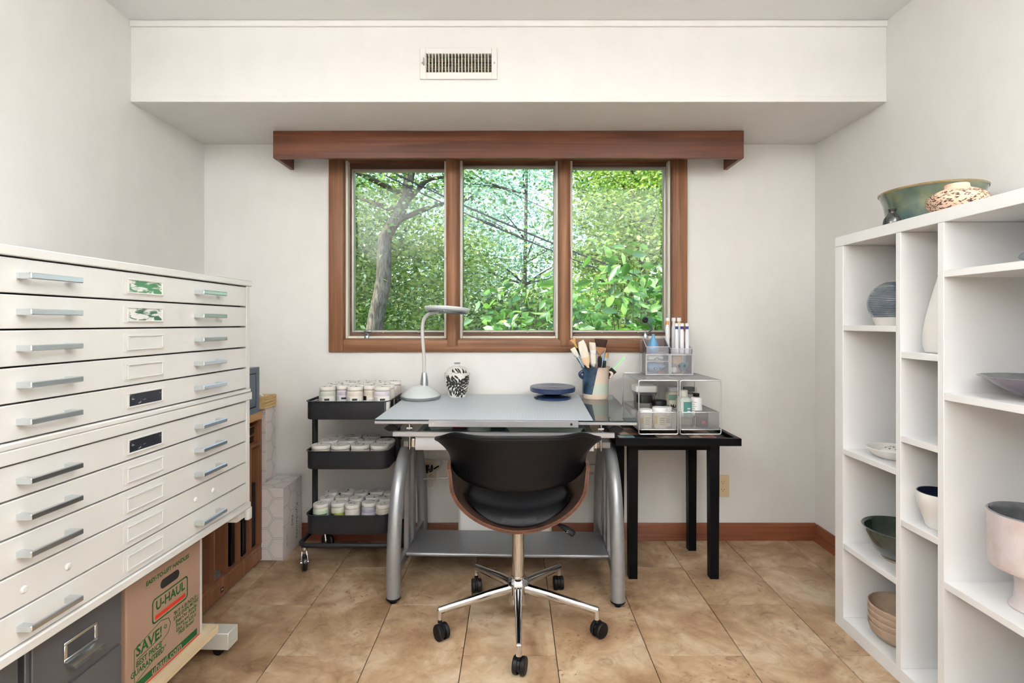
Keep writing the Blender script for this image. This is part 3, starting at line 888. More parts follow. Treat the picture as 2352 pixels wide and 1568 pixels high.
# ------------------------------------------------------------------ slate box, pine block, cartons
sb = thing('slate_metal_box', 'slate blue enamelled box on top of the wooden organiser', 'box', (-1.213, 2.492, OH))
bm = B(); box(bm, -0.26, -0.006, -0.44, 0, 0, 0.215, 0.002, 1); finish('box_body', bm, M['slate'], sb)
bm = B()
for y0, y1, z0, z1 in ((-0.44, 0, 0, 0.026), (-0.44, 0, 0.189, 0.215), (-0.026, 0, 0.026, 0.189), (-0.44, -0.414, 0.026, 0.189)):
    box(bm, -0.006, 0, y0, y1, z0, z1, 0.001, 1)
finish('door_frame', bm, M['slate'], sb)
bm = B(); box(bm, -0.0062, -0.0045, -0.414, -0.026, 0.026, 0.189); finish('groove', bm, M['gap_shade'], sb, smooth=None)
bm = B(); box(bm, -0.006, -0.001, -0.409, -0.034, 0.032, 0.184, 0.001, 1); finish('door_panel', bm, M['slate'], sb)

hexm = M['cartonwhite']
def hex_lines(bm, place, cells, rad=0.052, wid=0.0007, shift=(0, 0), lim=None):
    for (cx, cy) in cells:
        pts = [(cx + rad * math.cos(R(60 * k)), cy + rad * math.sin(R(60 * k))) for k in range(6)]
        for i in range(6):
            (ax, ay), (bx_, by_) = pts[i], pts[(i + 1) % 6]
            if lim:
                t0, t1 = 0.0, 1.0
                ok = True
                for a, b, lo, hi in ((ax, bx_, lim[0], lim[1]), (ay, by_, lim[2], lim[3])):
                    d = b - a
                    for e, s in ((lo, 1), (hi, -1)):
                        num, den = (e - a) * s, d * s
                        if abs(den) < 1e-9:
                            if num > 0: ok = False
                        elif den > 0: t0 = max(t0, num / den)
                        else: t1 = min(t1, num / den)
                if not ok or t0 >= t1: continue
                ax, ay, bx_, by_ = ax + (bx_ - ax) * t0, ay + (by_ - ay) * t0, ax + (bx_ - ax) * t1, ay + (by_ - ay) * t1
            L = math.hypot(bx_ - ax, by_ - ay)
            if L < 1e-4: continue
            nx, ny = -(by_ - ay) / L * wid, (bx_ - ax) / L * wid
            bm.faces.new([bm.verts.new(place(p, q)) for p, q in ((ax - nx, ay - ny), (bx_ - nx, by_ - ny), (bx_ + nx, by_ + ny), (ax + nx, ay + ny))])
HEXCELLS = [(0.030 + 0.084 * i, 0.010 + 0.097 * j + (0.0485 if i % 2 else 0)) for i in range(-1, 5) for j in range(-1, 9)]
def hex_carton(label, x0, x1, y0, y1, h, txt=False):
    o = thing('hexagon_carton', label, 'box', (x1, y0, 0), 0, 'white hexagon-printed cartons')
    w, d = x1 - x0, y1 - y0
    bm = B(); box(bm, -w, 0, 0, d, 0, h, 0.002, 1); finish('carton_body', bm, hexm, o)
    bm = B()
    hex_lines(bm, lambda a, b: (-w + a, -0.0006, b), HEXCELLS, lim=(0, w, 0, h))
    hex_lines(bm, lambda a, b: (0.0006, a, b), HEXCELLS if not txt else [(0.030, 0.301), (0.114, 0.2525), (0.198, 0.301), (0.114, 0.3495), (0.030, 0.204)], lim=(0, d, 0, h))
    hex_lines(bm, lambda a, b: (-w + a, b, h + 0.0006), HEXCELLS, lim=(0, w, 0, d))
    finish('hexagon_print', bm, M['printblue'], o, smooth=None)
    if txt:
        for body, y, z, s in (('Kyndworks', 0.160, 0.135, 0.040), ('Kiln2', 0.105, 0.155, 0.026), ('white  kiln', 0.045, 0.08, 0.013)):
            from_mesh('lettering', text_mesh(body, s, bold=0.0003), M['printblue'] if s != 0.026 else M['ink'], o, (0.0008, y, z), (R(90), R(90), R(90)))
    return o
hex_carton('low white carton with hexagon print standing beside the cart', -1.245, -1.113, 2.52, 2.745, 0.347, True)
hex_carton('tall white carton with hexagon print standing behind the organiser', -1.53, -1.252, 2.64, 2.745, 0.713)
pb = thing('pine_block', 'notched pine block lying on the tall hexagon carton', 'wood block', (-1.24, 2.60, 0.7135))
bm = B(); poly = [(-0.14, 0.0)] + [(x, z) for k in range(4) for x, z in ((0.0, 0.004 + k * 0.015), (0.0, 0.012 + k * 0.015), (-0.004, 0.014 + k * 0.015))] + [(0, 0.062), (-0.14, 0.062)]
prism(bm, poly, 'y', 0, 0.13); finish('block', bm, M['pine'], pb, smooth=None)
wr = thing('white_dowel', 'white rounded stick resting on the pine block', 'stick', (-1.285, 2.62, 0.7765))
bm = B(); tube(bm, catmull([(-0.03, 0, 0.028), (0.0, 0, 0.018), (0.03, 0, 0.004)], 4), [0.004, 0.005, 0.006, 0.006, 0.006, 0.006, 0.006, 0.005, 0.003], 8); finish('stick', bm, M['white'], wr)

# ------------------------------------------------------------------ rolling cart with jars
ct = thing('rolling_cart', 'three-tier dark grey steel rolling cart', 'cart', (-0.772, 2.565, 0))
TRW, TRD = 0.385, 0.310
for z0, z1 in ((0.700, 0.784), (0.471, 0.554), (0.171, 0.258)):
    bm = B()
    def L(w, d, r, z): return [(x, y, z) for x, y in rrect(w, d, r, 6)]
    loft(bm, [L(TRW - 0.004, TRD - 0.004, 0.040, z0), L(TRW, TRD, 0.042, z0 + 0.004), L(TRW, TRD, 0.042, z1 - 0.004), L(TRW + 0.010, TRD + 0.010, 0.046, z1 - 0.002),
              L(TRW + 0.010, TRD + 0.010, 0.046, z1 + 0.001), L(TRW - 0.004, TRD - 0.004, 0.040, z1 + 0.001), L(TRW - 0.004, TRD - 0.004, 0.040, z0 + 0.003)])
    finish('tray', bm, M['cart'], ct)
for s in (-1, 1):
    bm = B()
    for dy in (-0.011, 0.011):
        tube(bm, [(s * 0.2035, dy, 0.115), (s * 0.2035, dy, 0.772)], 0.0095, 10)
    finish('post', bm, M['cart'], ct)
bm = B(); tube(bm, [(x, y, 0.118) for x, y in rrect(0.450, 0.300, 0.045, 6)], 0.011, 10, closed=True)
for s in (-1, 1):
    tube(bm, [(s * 0.225, 0, 0.118), (s * 0.2035, 0, 0.125)], 0.013, 10)
finish('base_frame', bm, M['cart'], ct)
for (x, y, a) in ((-0.205, -0.130, 62), (0.195, -0.130, 58), (-0.190, 0.110, 20), (0.190, 0.110, 70)):
    bm = B()
    lathe(bm, [(0, 0.108), (0.014, 0.108), (0.016, 0.094), (0.012, 0.084), (0, 0.084)], 14, (x, y, 0))
    ca, sa = math.cos(R(a)), math.sin(R(a))
    off = (x + ca * 0.012, y - sa * 0.012)
    for s in (-1, 1):
        px, py = -(-sa) * 0, 0
        nx, ny = sa * 0.014 * s, ca * 0.014 * s
        tube(bm, [(x + nx * 0.7, y + ny * 0.7, 0.086), (off[0] + nx, off[1] + ny, 0.036)], 0.0045, 6)
    cyl(bm, (off[0] - sa * 0.017, off[1] - ca * 0.017, 0.036), (off[0] + sa * 0.017, off[1] + ca * 0.017, 0.036), 0.006, 10)
    cs = finish('caster', bm, M['chrome'], ct)
    bm = B()
    ax = Vector((sa, ca, 0)); rot = ax.to_track_quat('Z', 'Y').to_matrix().to_4x4()
    lathe(bm, [(0.006, -0.010), (0.031, -0.0105), (0.036, -0.006), (0.036, 0.006), (0.031, 0.0105), (0.006, 0.010), (0.006, -0.010)], 24, m=Matrix.Translation((off[0], off[1], 0.036)) @ rot)
    finish('wheel', bm, M['rubber'], cs)

LBL = {}
def lab(c):
    if c not in LBL:
        LBL[c] = mk('jar_label_%d' % len(LBL), srgb(*c), 0.5)
    return LBL[c]
GLAZE = {}
def glz(c):
    if c not in GLAZE:
        GLAZE[c] = mk('glaze_jar_%d' % len(GLAZE), srgb(*c), 0.3, coat=0.2)
    return GLAZE[c]
JARMESH = {}
def arc_patch(bm, r, a0, a1, z0, z1, n=8):
    A = [bm.verts.new((r * math.cos(a), r * math.sin(a), z0)) for a in np.linspace(a0, a1, n)]
    Bv = [bm.verts.new((r * math.cos(a), r * math.sin(a), z1)) for a in np.linspace(a0, a1, n)]
    bridge(bm, A, Bv, closed=False)
def jar(x, y, z, r, h, label, body=(206, 200, 190), lbl=None, group=None, mark=True, face=-90, seed=0, blk=False):
    rnd = random.Random(seed)
    o = thing('glaze_jar', label, 'jar', (x, y, z), 0, group)
    k = (round(r, 4), round(h, 4))
    lh = 0.017
    if k not in JARMESH:
        bm = B(); lathe(bm, [(0, 0), (r * 0.94, 0), (r, 0.004), (r, h - lh - 0.012), (r * 0.96, h - lh - 0.005), (r * 0.86, h - lh - 0.001), (r * 0.86, h - 0.004), (0, h - 0.004)], 24)
        bmesh.ops.recalc_face_normals(bm, faces=bm.faces[:]); me = bpy.data.meshes.new('jar_body'); bm.to_mesh(me); bm.free()
        me.polygons.foreach_set('use_smooth', [True] * len(me.polygons)); me.set_sharp_from_angle(angle=R(40)); me.materials.append(None)
        bm = B(); lathe(bm, [(r * 0.97, h - lh), (r * 0.985, h - lh + 0.001), (r * 0.985, h - 0.003), (r * 0.95, h), (0, h)], 28)
        bmesh.ops.recalc_face_normals(bm, faces=bm.faces[:]); m2 = bpy.data.meshes.new('jar_lid'); bm.to_mesh(m2); bm.free()
        m2.polygons.foreach_set('use_smooth', [True] * len(m2.polygons)); m2.set_sharp_from_angle(angle=R(40)); m2.materials.append(M['lid'])
        JARMESH[k] = (me, m2)
    me, m2 = JARMESH[k]
    b = bpy.data.objects.new('jar_body', me); C.objects.link(b); b.parent = o
    b.material_slots[0].link = 'OBJECT'; b.material_slots[0].material = glz(body)
    l = bpy.data.objects.new('lid', m2); C.objects.link(l); l.parent = o
    if lbl:
        bm = B(); arc_patch(bm, r + 0.0005, R(face - 70), R(face + 70), h * 0.12, h - lh - 0.026, 12); lo = finish('paper_label', bm, lab(lbl), o)
        zc = h - lh - 0.040
        bm = B(); arc_patch(bm, r + 0.0009, R(face - 62), R(face - 18), zc - 0.010, zc + 0.010, 5)
        finish('label_block', bm, M['black'] if blk else lab((190, 190, 190)), lo)
        bm = B(); arc_patch(bm, r + 0.0009, R(face - 2), R(face + 32), zc - 0.005, zc + 0.004, 5)
        finish('label_text', bm, lab((235, 235, 232)) if blk else M['ink'], lo)
    if mark:
        bm = B()
        a = rnd.uniform(-0.5, 0.5)
        for k2 in range(rnd.randint(2, 5)):
            cx, cy = rnd.uniform(-0.5, 0.5) * r, rnd.uniform(-0.35, 0.35) * r
            for seg in range(rnd.randint(1, 3)):
                dx, dy = rnd.uniform(-0.12, 0.12) * r, rnd.uniform(0.1, 0.3) * r * rnd.choice((-1, 1))
                tube(bm, [(cx, cy, h + 0.0002), (cx + dx, cy + dy, h + 0.0002)], 0.0011, 4)
                cx += dx; cy += dy
        finish('lid_writing', bm, M['ink'], l, smooth=None)
    return o
ORD = ['first', 'second', 'third', 'fourth', 'fifth', 'sixth']
def jar_rows(tier, z, r, h, rows, style):
    names = ['front row', 'second row', 'third row', 'fourth row', 'back row']
    if len(rows) < 5: names = names[:len(rows) - 1] + ['back row']
    sd = 0
    for ri, row in enumerate(rows):
        for ji, (x, y) in enumerate(row):
            sd += 1
            body, lbl, blk = style(ri, ji)
            jar(-0.765 + x, 2.565 + y, z, r, h, 'white-lidded glaze jar, %s from left in the %s, on the cart\'s %s tray' % (ORD[ji], names[ri], tier),
                body, lbl, 'glaze jars on the %s cart tray' % tier, True, seed=sd * 13 + len(tier), blk=blk)
tones = [(196, 190, 176), (190, 182, 188), (200, 192, 180), (186, 176, 170), (190, 186, 196), (204, 200, 192)]
top_rows = [[(-0.109, -0.114), (0.020, -0.114), (0.1525 - 0.004, -0.114)],
            [(-0.0445, -0.072), (0.084, -0.072)],
            [(-0.110, -0.032), (0.020, -0.030), (0.150, -0.034)],
            [(-0.127, 0.045), (-0.048, 0.045), (0.031, 0.047), (0.110, 0.045)],
            [(-0.088, 0.114), (-0.008, 0.114), (0.072, 0.114), (0.151, 0.112)]]
def st_top(ri, ji):
    if ri == 0: return [((186, 192, 180), (222, 222, 214), False), ((204, 196, 188), (228, 226, 220), False), ((194, 190, 198), (232, 231, 226), False)][ji]
    if ri == 1: return [((188, 180, 188), (226, 222, 222), False), ((196, 184, 172), (214, 206, 196), True)][ji]
    return tones[(ri * 3 + ji) % 6], None, False
jar_rows('top', 0.7032, 0.0375, 0.146, top_rows, st_top)
mid_rows = [[(-0.1435, -0.100), (-0.0505, -0.100), (0.042, -0.100), (0.1345, -0.100)],
            [(-0.1425, -0.004), (-0.0495, -0.004), (0.043, -0.004), (0.1375, -0.002)],
            [(-0.144, 0.092), (-0.051, 0.092), (0.042, 0.092)]]
jar_rows('middle', 0.4743, 0.0455, 0.100, mid_rows, lambda a, b: (tones[(a + b) % 6], None, False))
low_rows = [[(-0.1435, -0.105), (-0.064, -0.088), (0.008, -0.112), (0.080, -0.086), (0.1515, -0.108)],
            [(-0.145, -0.020), (-0.070, -0.012), (0.002, -0.026), (0.076, -0.010), (0.147, -0.026)],
            [(-0.150, 0.064), (-0.074, 0.074), (-0.001, 0.060), (0.074, 0.078), (0.148, 0.060)]]
def st_low(ri, ji):
    if ri == 0:
        return [((196, 208, 186), (66, 116, 100), True), ((206, 206, 184), (150, 166, 66), True), ((206, 200, 192), (216, 206, 204), False),
                ((166, 164, 176), (206, 206, 216), False), ((190, 184, 168), (46, 56, 100), True)][ji]
    return tones[(ri + ji) % 6], None, False
jar_rows('bottom', 0.1743, 0.0352, 0.125, low_rows, st_low)
tb = thing('tool_tin', 'low white tin at the left end of the top cart tray', 'tin', (-0.928, 2.50, 0.7032))
bm = B(); loft(bm, [[(x, y, z) for x, y in rrect(w_, d_, 0.008)] for w_, d_, z in ((0.03, 0.16, 0), (0.032, 0.165, 0.078), (0.029, 0.16, 0.078), (0.028, 0.157, 0.004))]); finish('tin_body', bm, M['white'], tb)
sc = thing('scissors', 'black-handled scissors lying on the tin in the top cart tray', 'scissors', (-0.932, 2.50, 0.7815))
bm = B()
for dx, dy in ((0.0, 0.0), (0.012, 0.038)):
    tube(bm, [(dx + 0.010 * math.cos(a), dy + 0.016 * math.sin(a), 0.005) for a in np.linspace(0, 2 * PI, 17)[:-1]], 0.004, 6, closed=True)
finish('grips', bm, M['black'], sc)
bm = B(); box(bm, 0.004, 0.009, -0.085, -0.015, 0.003, 0.0055); finish('blade', bm, M['pull'], sc, smooth=None)

# ------------------------------------------------------------------ drafting desk
DK, DRZ, DSL = Vector((-0.027, 2.43, 0)), R(-1.75), 0.0304
DZ = 0.7615
def dloc(x, y):        # desk-local to world on the glass surface
    v = Matrix.Rotation(DRZ, 3, 'Z') @ Vector((x, y, 0))
    return Vector((DK.x + v.x, DK.y + v.y, DZ + DSL * y))
def dlocal(X, Y):
    v = Matrix.Rotation(-DRZ, 3, 'Z') @ Vector((X - DK.x, Y - DK.y, 0))
    return v.x, v.y
def on_desk(X, Y, extra=0.0):
    x, y = dlocal(X, Y)
    return (X, Y, DZ + DSL * y + extra)
MAT_T = 0.0015
dk = thing('drafting_desk', 'silver steel drafting desk with a glass top under the window', 'desk', DK, DRZ)
HX, HY = 0.533, 0.3125
bm = B(); box(bm, -HX, HX, -HY, HY, DZ - 0.005, DZ, 0.0008, 1); shear_z(bm, DSL); gt = finish('glass_top', bm, M['glass'], dk)
bm = B()
box(bm, -HX, HX, -HY - 0.0006, -HY - 0.0001, DZ - 0.0048, DZ - 0.0008); shear_z(bm, DSL); finish('glass_front_edge', bm, M['glass_edge'], gt, smooth=None)
def dbox(name, x0, x1, y0, y1, z0, z1, mat, bev=0.002, par=None, shear=True):
    bm = B(); box(bm, x0, x1, y0, y1, z0, z1, bev, 1)
    if shear: shear_z(bm, DSL)
    return finish(name, bm, M[mat], par or dk)
zt = DZ - 0.0055
dbox('front_rail', -HX, HX, -HY, -HY + 0.022, zt - 0.013, zt, 'alu')
dbox('rear_rail', -HX, HX, HY - 0.022, HY, zt - 0.013, zt, 'alu')
for s in (-1, 1):
    x = s * 0.385
    dbox('side_rail', x - 0.012, x + 0.012, -HY + 0.0225, HY - 0.0225, zt - 0.013, zt, 'alu')
led = dbox('pencil_ledge', -0.309, 0.297, -HY - 0.012, -HY - 0.001, DZ - 0.0265, DZ - 0.0005, 'alu', 0.0015)
for x in (-0.289, 0.268):
    bm = B(); cyl(bm, (x, -HY - 0.015, DZ - 0.022), (x, -HY - 0.011, DZ - 0.022), 0.0048, 12); finish('screw', bm, M['chrome'], led)
# glass tray below the top
TZ = 0.676
dbox('tray_front_rail', -0.466, 0.448, -0.285, -0.265, TZ, TZ + 0.021, 'alu', shear=False)
dbox('tray_rear_rail', -0.466, 0.448, 0.22, 0.24, TZ, TZ + 0.021, 'alu', shear=False)
for x in (-0.36, 0.352):
    dbox('tray_side_rail', x - 0.012, x + 0.012, -0.2645, 0.2195, TZ, TZ + 0.018, 'alu', shear=False)
dbox('tray_glass', -0.345, 0.337, -0.2645, 0.2195, TZ + 0.010, TZ + 0.014, 'traypane', 0, shear=False)
for s, x in ((-1, -0.402), (1, 0.396)):
    for y in (-0.25, 0.20):
        zb = TZ + 0.021 if y < 0 else TZ + 0.0
        bm = B()
        tube(bm, [(x, y, TZ - 0.06), (x, y, zt - 0.014 + DSL * y)], 0.006, 10)
        tube(bm, [(x - 0.012, y, TZ + 0.030), (x + 0.012, y, TZ + 0.030)], 0.007, 10)
        finish('tilt_post', bm, M['chrome'], dk)
# lens-section side trays with black end caps
for x in (-0.4756, 0.456):
    lens = [(x + 0.0165 * 1.85 * math.cos(a) , 0.7085 + (0.014 if math.sin(a) > 0 else 0.014) * math.sin(a)) for a in np.linspace(0, 2 * PI, 25)[:-1]]
    lens = [(px, 0.7085 + math.copysign(0.0135 * (1 - ((px - x) / 0.0306) ** 2), pz - 0.7085)) for px, pz in lens]
    bm = B(); prism(bm, lens, 'y', -0.262, 0.16); t = finish('side_tray', bm, M['alu'], dk)
    bm = B(); prism(bm, [(x + (px - x) * 1.03, 0.7085 + (pz - 0.7085) * 1.05) for px, pz in lens], 'y', -0.270, -0.2622); finish('end_cap', bm, M['black'], t)
    bm = B(); box(bm, x - 0.003 if x > 0 else x - 0.003, x + 0.003, -0.20, 0.10, TZ + 0.010, 0.697); finish('tray_web', bm, M['alu'], t, smooth=None)
# shallow pull-out drawer
bm = B()
prism(bm, [(-0.262, 0.671), (-0.250, 0.672), (-0.246, 0.630), (-0.250, 0.618), (-0.268, 0.618), (-0.268, 0.646)], 'x', -0.375, 0.365)
dr = finish('drawer_front', bm, M['alu'], dk, smooth=20)
bm = B(); box(bm, -0.365, 0.355, -0.2455, 0.12, 0.622, 0.628); box(bm, -0.365, -0.360, -0.2455, 0.12, 0.6285, 0.660); box(bm, 0.350, 0.355, -0.2455, 0.12, 0.6285, 0.660); finish('drawer_pan', bm, M['silver'], dk, smooth=None)
for x in (-0.384, 0.374):
    bm = B(); box(bm, x - 0.006, x + 0.006, -0.262, 0.14, 0.628, 0.665, 0.001, 1); box(bm, x - 0.004, x + 0.004, -0.268, -0.262, 0.632, 0.661); finish('drawer_slide', bm, M['chrome'], dk)
# arched tube legs
arch = [(-0.300, 0.022), (-0.299, 0.10), (-0.292, 0.22), (-0.267, 0.342), (-0.217, 0.46), (-0.137, 0.540), (-0.06, 0.575), (0, 0.582)]
for s in (-1, 1):
    for f in (1, -1):
        pts = catmull([(s * 0.458, f * y * (1.0 if f > 0 else 0.955), z) for y, z in arch], 5)
        bm = B(); tube(bm, pts, 0.0290 if f > 0 else 0.0265, 18); lg = finish('leg', bm, M['silver'], dk)
        y = f * -0.300 * (1.0 if f > 0 else 0.955)
        bm = B(); lathe(bm, [(0, 0.0), (0.012, 0.0), (0.014, 0.003), (0.014, 0.008), (0.008, 0.013), (0.008, 0.018), (0.0300, 0.018), (0.0300, 0.024), (0, 0.024)], 18, (s * 0.458, y, 0)); finish('foot', bm, M['black'], lg)
    bm = B(); box(bm, s * 0.458 - 0.012, s * 0.458 + 0.012, -0.075, -0.035, 0.12, 0.585, 0.003, 1); finish('side_post', bm, M['silver'], dk)
    bm = B(); box(bm, s * 0.458 - 0.012, s * 0.458 + 0.012, 0.035, 0.075, 0.12, 0.585, 0.003, 1); finish('side_post', bm, M['silver'], dk)
    bm = B(); box(bm, s * 0.458 - 0.010, s * 0.458 + 0.010, -0.275, 0.265, 0.085, 0.125, 0.002, 1); finish('side_bar', bm, M['silver'], dk)
    bm = B(); box(bm, s * 0.43 - 0.035, s * 0.43 + 0.03, -0.10, 0.10, 0.590, 0.6175, 0.002, 1); finish('top_bracket', bm, M['silver'], dk)
def perf_mat():
    m = mk('perforated_steel', srgb(128, 130, 134), 0.42, metal=0.5)
    nt = m.node_tree; p = nt.nodes['Principled BSDF']
    tc = N(nt, 'ShaderNodeTexCoord')
    vo = N(nt, 'ShaderNodeTexVoronoi'); vo.inputs['Scale'].default_value = 170; vo.inputs['Randomness'].default_value = 0.0
    nt.links.new(tc.outputs['Object'], vo.inputs['Vector'])
    rp = ramp(nt, [(0.30, srgb(70, 72, 76)), (0.38, srgb(138, 140, 144))])
    nt.links.new(vo.outputs['Distance'], rp.inputs[0]); nt.links.new(rp.outputs[0], p.inputs['Base Color'])
    return m
M['perf'] = perf_mat()
bm = B(); box(bm, -0.446, 0.446, -0.120, 0.135, 0.122, 0.127, 0.001, 1); fr = finish('footrest_shelf', bm, M['perf'], dk)
bm = B(); cyl(bm, (-0.446, -0.124, 0.1215), (0.446, -0.124, 0.1215), 0.0085, 12); finish('shelf_edge', bm, M['silver'], fr)
for z0, z1 in ((0.452, 0.430), (0.35, 0.39)):
    bm = B(); tube(bm, [(-0.44, 0.225, z0), (0.44, 0.225, z1)], 0.004, 8); finish('cross_rod', bm, M['alu'], dk)

# translucent cutting mat with printed grid
def grid_mat():
    m = mk('gridded_mat', srgb(186, 198, 204), 0.36, spec=0.7)
    nt = m.node_tree; p = nt.nodes['Principled BSDF']
    tc = N(nt, 'ShaderNodeTexCoord'); sp = N(nt, 'ShaderNodeSeparateXYZ')
    nt.links.new(tc.outputs['Object'], sp.inputs[0])
    outs = []
    for ax in (0, 1):
        f = N(nt, 'ShaderNodeMath', operation='MULTIPLY'); f.inputs[1].default_value = 1 / 0.0127
        nt.links.new(sp.outputs[ax], f.inputs[0])
        g = N(nt, 'ShaderNodeMath', operation='FRACT'); nt.links.new(f.outputs[0], g.inputs[0])
        l = N(nt, 'ShaderNodeMath', operation='LESS_THAN'); l.inputs[1].default_value = 0.09
        nt.links.new(g.outputs[0], l.inputs[0]); outs.append(l)
    mxm = N(nt, 'ShaderNodeMath', operation='MAXIMUM')
    nt.links.new(outs[0].outputs[0], mxm.inputs[0]); nt.links.new(outs[1].outputs[0], mxm.inputs[1])
    mx = N(nt, 'ShaderNodeMix', data_type='RGBA')
    mx.inputs[6].default_value = srgb(226, 234, 240); mx.inputs[7].default_value = srgb(246, 247, 248)
    nt.links.new(mxm.outputs[0], mx.inputs[0]); nt.links.new(mx.outputs[2], p.inputs['Base Color'])
    tl = N(nt, 'ShaderNodeBsdfTranslucent'); nt.links.new(mx.outputs[2], tl.inputs[0])
    ms = N(nt, 'ShaderNodeMixShader'); ms.inputs[0].default_value = 0.30
    nt.links.new(p.outputs[0], ms.inputs[1]); nt.links.new(tl.outputs[0], ms.inputs[2])
    nt.links.new(ms.outputs[0], nt.nodes['Material Output'].inputs[0])
    return m
M['mat'] = grid_mat()
cm = thing('cutting_mat', 'pale translucent gridded cutting mat covering most of the desk glass', 'cutting mat', (DK.x, DK.y, DZ + 0.0001), 0, None, (math.atan(DSL) * 0, 0, DRZ))
bm = B(); box(bm, -0.531, 0.357, -0.3115, 0.311, 0, MAT_T, 0.0004, 1); shear_z(bm, DSL); finish('mat_sheet', bm, M['mat'], cm)

# ------------------------------------------------------------------ magnifier desk lamp
TILT = (math.atan(DSL), 0, 0)
M['lampgrey'] = mk('pearl_grey_plastic', srgb(206, 212, 212), 0.28, coat=0.3)
M['lampdark'] = mk('pewter_band', srgb(128, 132, 134), 0.3, metal=0.4)
M['gooseneck'] = mk('gooseneck_grey', srgb(200, 198, 196), 0.4)
lp = thing('magnifier_lamp', 'grey gooseneck magnifier desk lamp with ring head', 'lamp', on_desk(-0.465, 2.615, MAT_T), 0, None, TILT)
bm = B(); lathe(bm, smooth_prof([(0.097, 0.016), (0.094, 0.022), (0.075, 0.040), (0.050, 0.058), (0.034, 0.066), (0.0, 0.067)], 4), 40); finish('base_dome', bm, M['lampgrey'], lp)
bm = B(); lathe(bm, [(0, 0), (0.094, 0), (0.099, 0.006), (0.099, 0.016), (0, 0.016)], 40); finish('base_band', bm, M['lampdark'], lp)
bm = B(); lathe(bm, [(0.020, 0.062), (0.020, 0.085), (0.017, 0.110), (0.013, 0.130), (0, 0.132)], 20, (0.018, 0, 0)); finish('collar', bm, M['pull'], lp)
bm = B(); tube(bm, catmull([(0.018, 0, 0.13), (0.018, 0, 0.20), (0.012, 0, 0.28), (0.010, 0, 0.35), (0.020, -0.005, 0.40), (0.050, -0.012, 0.425), (0.094, -0.02, 0.433)], 5), 0.0088, 12); finish('gooseneck', bm, M['gooseneck'], lp)
hm = Matrix.Translation((0.138, -0.030, 0.4415)) @ Matrix.Rotation(R(3), 4, 'Y') @ Matrix.Rotation(R(-5), 4, 'X')
bm = B(); lathe(bm, [(0.060, -0.008), (0.085, -0.010), (0.108, -0.002), (0.112, 0.006), (0.110, 0.013), (0.085, 0.016), (0.062, 0.012), (0.060, -0.008)], 44, m=hm); hd = finish('ring_head', bm, M['lampgrey'], lp)
bm = B(); lathe(bm, [(0.064, -0.0095), (0.098, -0.0075), (0.098, -0.0085), (0.064, -0.0105), (0.064, -0.0095)], 44, m=hm); finish('led_ring', bm, mk('led_cover', srgb(176, 198, 206), 0.3), hd)
bm = B()
for k in range(40):
    a = 2 * PI * k / 40
    box(bm, 0.070, 0.092, -0.0012, 0.0012, -0.0125, -0.0085, m=hm @ Matrix.Rotation(a, 4, 'Z'))
finish('led_ribs', bm, M['lampdark'], hd, smooth=None)['kind'] = 'stuff'
bm = B(); lathe(bm, [(0, -0.003), (0.0595, -0.001), (0.0595, 0.001), (0, 0.004)], 40, m=hm); finish('lens', bm, M['lens'], hd)

# ------------------------------------------------------------------ carved lidded jar
M['jarwhite'] = mk('white_glaze', srgb(226, 224, 218), 0.2, coat=0.4)
M['jarink'] = mk('black_glaze', srgb(26, 24, 24), 0.25, coat=0.3)
cj = thing('carved_lidded_jar', 'white lidded jar carved with black petal pattern on the desk', 'jar', on_desk(-0.288, 2.665, MAT_T), 0, None, TILT)
jprof = smooth_prof([(0.038, 0.0), (0.043, 0.006), (0.052, 0.035), (0.060, 0.075), (0.0635, 0.105), (0.0650, 0.121)], 5)
bm = B(); lathe(bm, [(0, 0)] + jprof + [(0.0625, 0.1225), (0.059, 0.119), (0, 0.119)], 44); jb = finish('jar_body', bm, M['jarwhite'], cj)
lprof = smooth_prof([(0.058, 0.1195), (0.0555, 0.130), (0.047, 0.145), (0.030, 0.156), (0.012, 0.160), (0.008, 0.165), (0.014, 0.169)], 4)
bm = B(); lathe(bm, [(0, 0.1195)] + lprof + [(0.015, 0.171), (0, 0.171)], 36); ld = finish('lid', bm, M['jarwhite'], cj)
bm = B(); lathe(bm, [(0.0155, 0.1705), (0.0165, 0.172), (0.0165, 0.174), (0, 0.174)], 24); finish('knob_top', bm, mk('slate_glaze', srgb(92, 102, 116), 0.3), ld)
# raised black petals radiating over the front of jar and lid
def surf(prof):
    zs = [z for r, z in prof]; rs = [r for r, z in prof]
    return lambda z: float(np.interp(z, zs, rs))
sj, sl = surf(jprof), surf([p for p in lprof if p[1] <= 0.157])
def petal_band(parent, rfun, zlo, zhi, c, petals):
    bm = B()
    for (ang, r0, r1, w) in petals:
        L, Rr = [], []
        for t in np.linspace(0, 1, 7):
            rr = r0 + (r1 - r0) * t
            wob = ang + 0.13 * math.sin(t * 3 + ang * 3)
            u = c[0] + rr * math.cos(wob); z = c[1] + rr * math.sin(wob)
            ww = w * math.sin(PI * min(1, 0.08 + t * 0.92)) ** 0.8
            nu, nz = -math.sin(wob) * ww, math.cos(wob) * ww
            L.append((u + nu, z + nz)); Rr.append((u - nu, z - nz))
        def P(u, z):
            z = min(max(z, zlo), zhi)
            r = rfun(z) + 0.0008
            a = -PI / 2 + u / 0.060
            return (r * math.cos(a), r * math.sin(a), z)
        va = [bm.verts.new(P(*q)) for q in L]; vb = [bm.verts.new(P(*q)) for q in Rr]
        bridge(bm, va, vb, closed=False)
    return finish('carved_petals', bm, M['jarink'], parent, recalc=True)
rn = random.Random(3)
pet = []
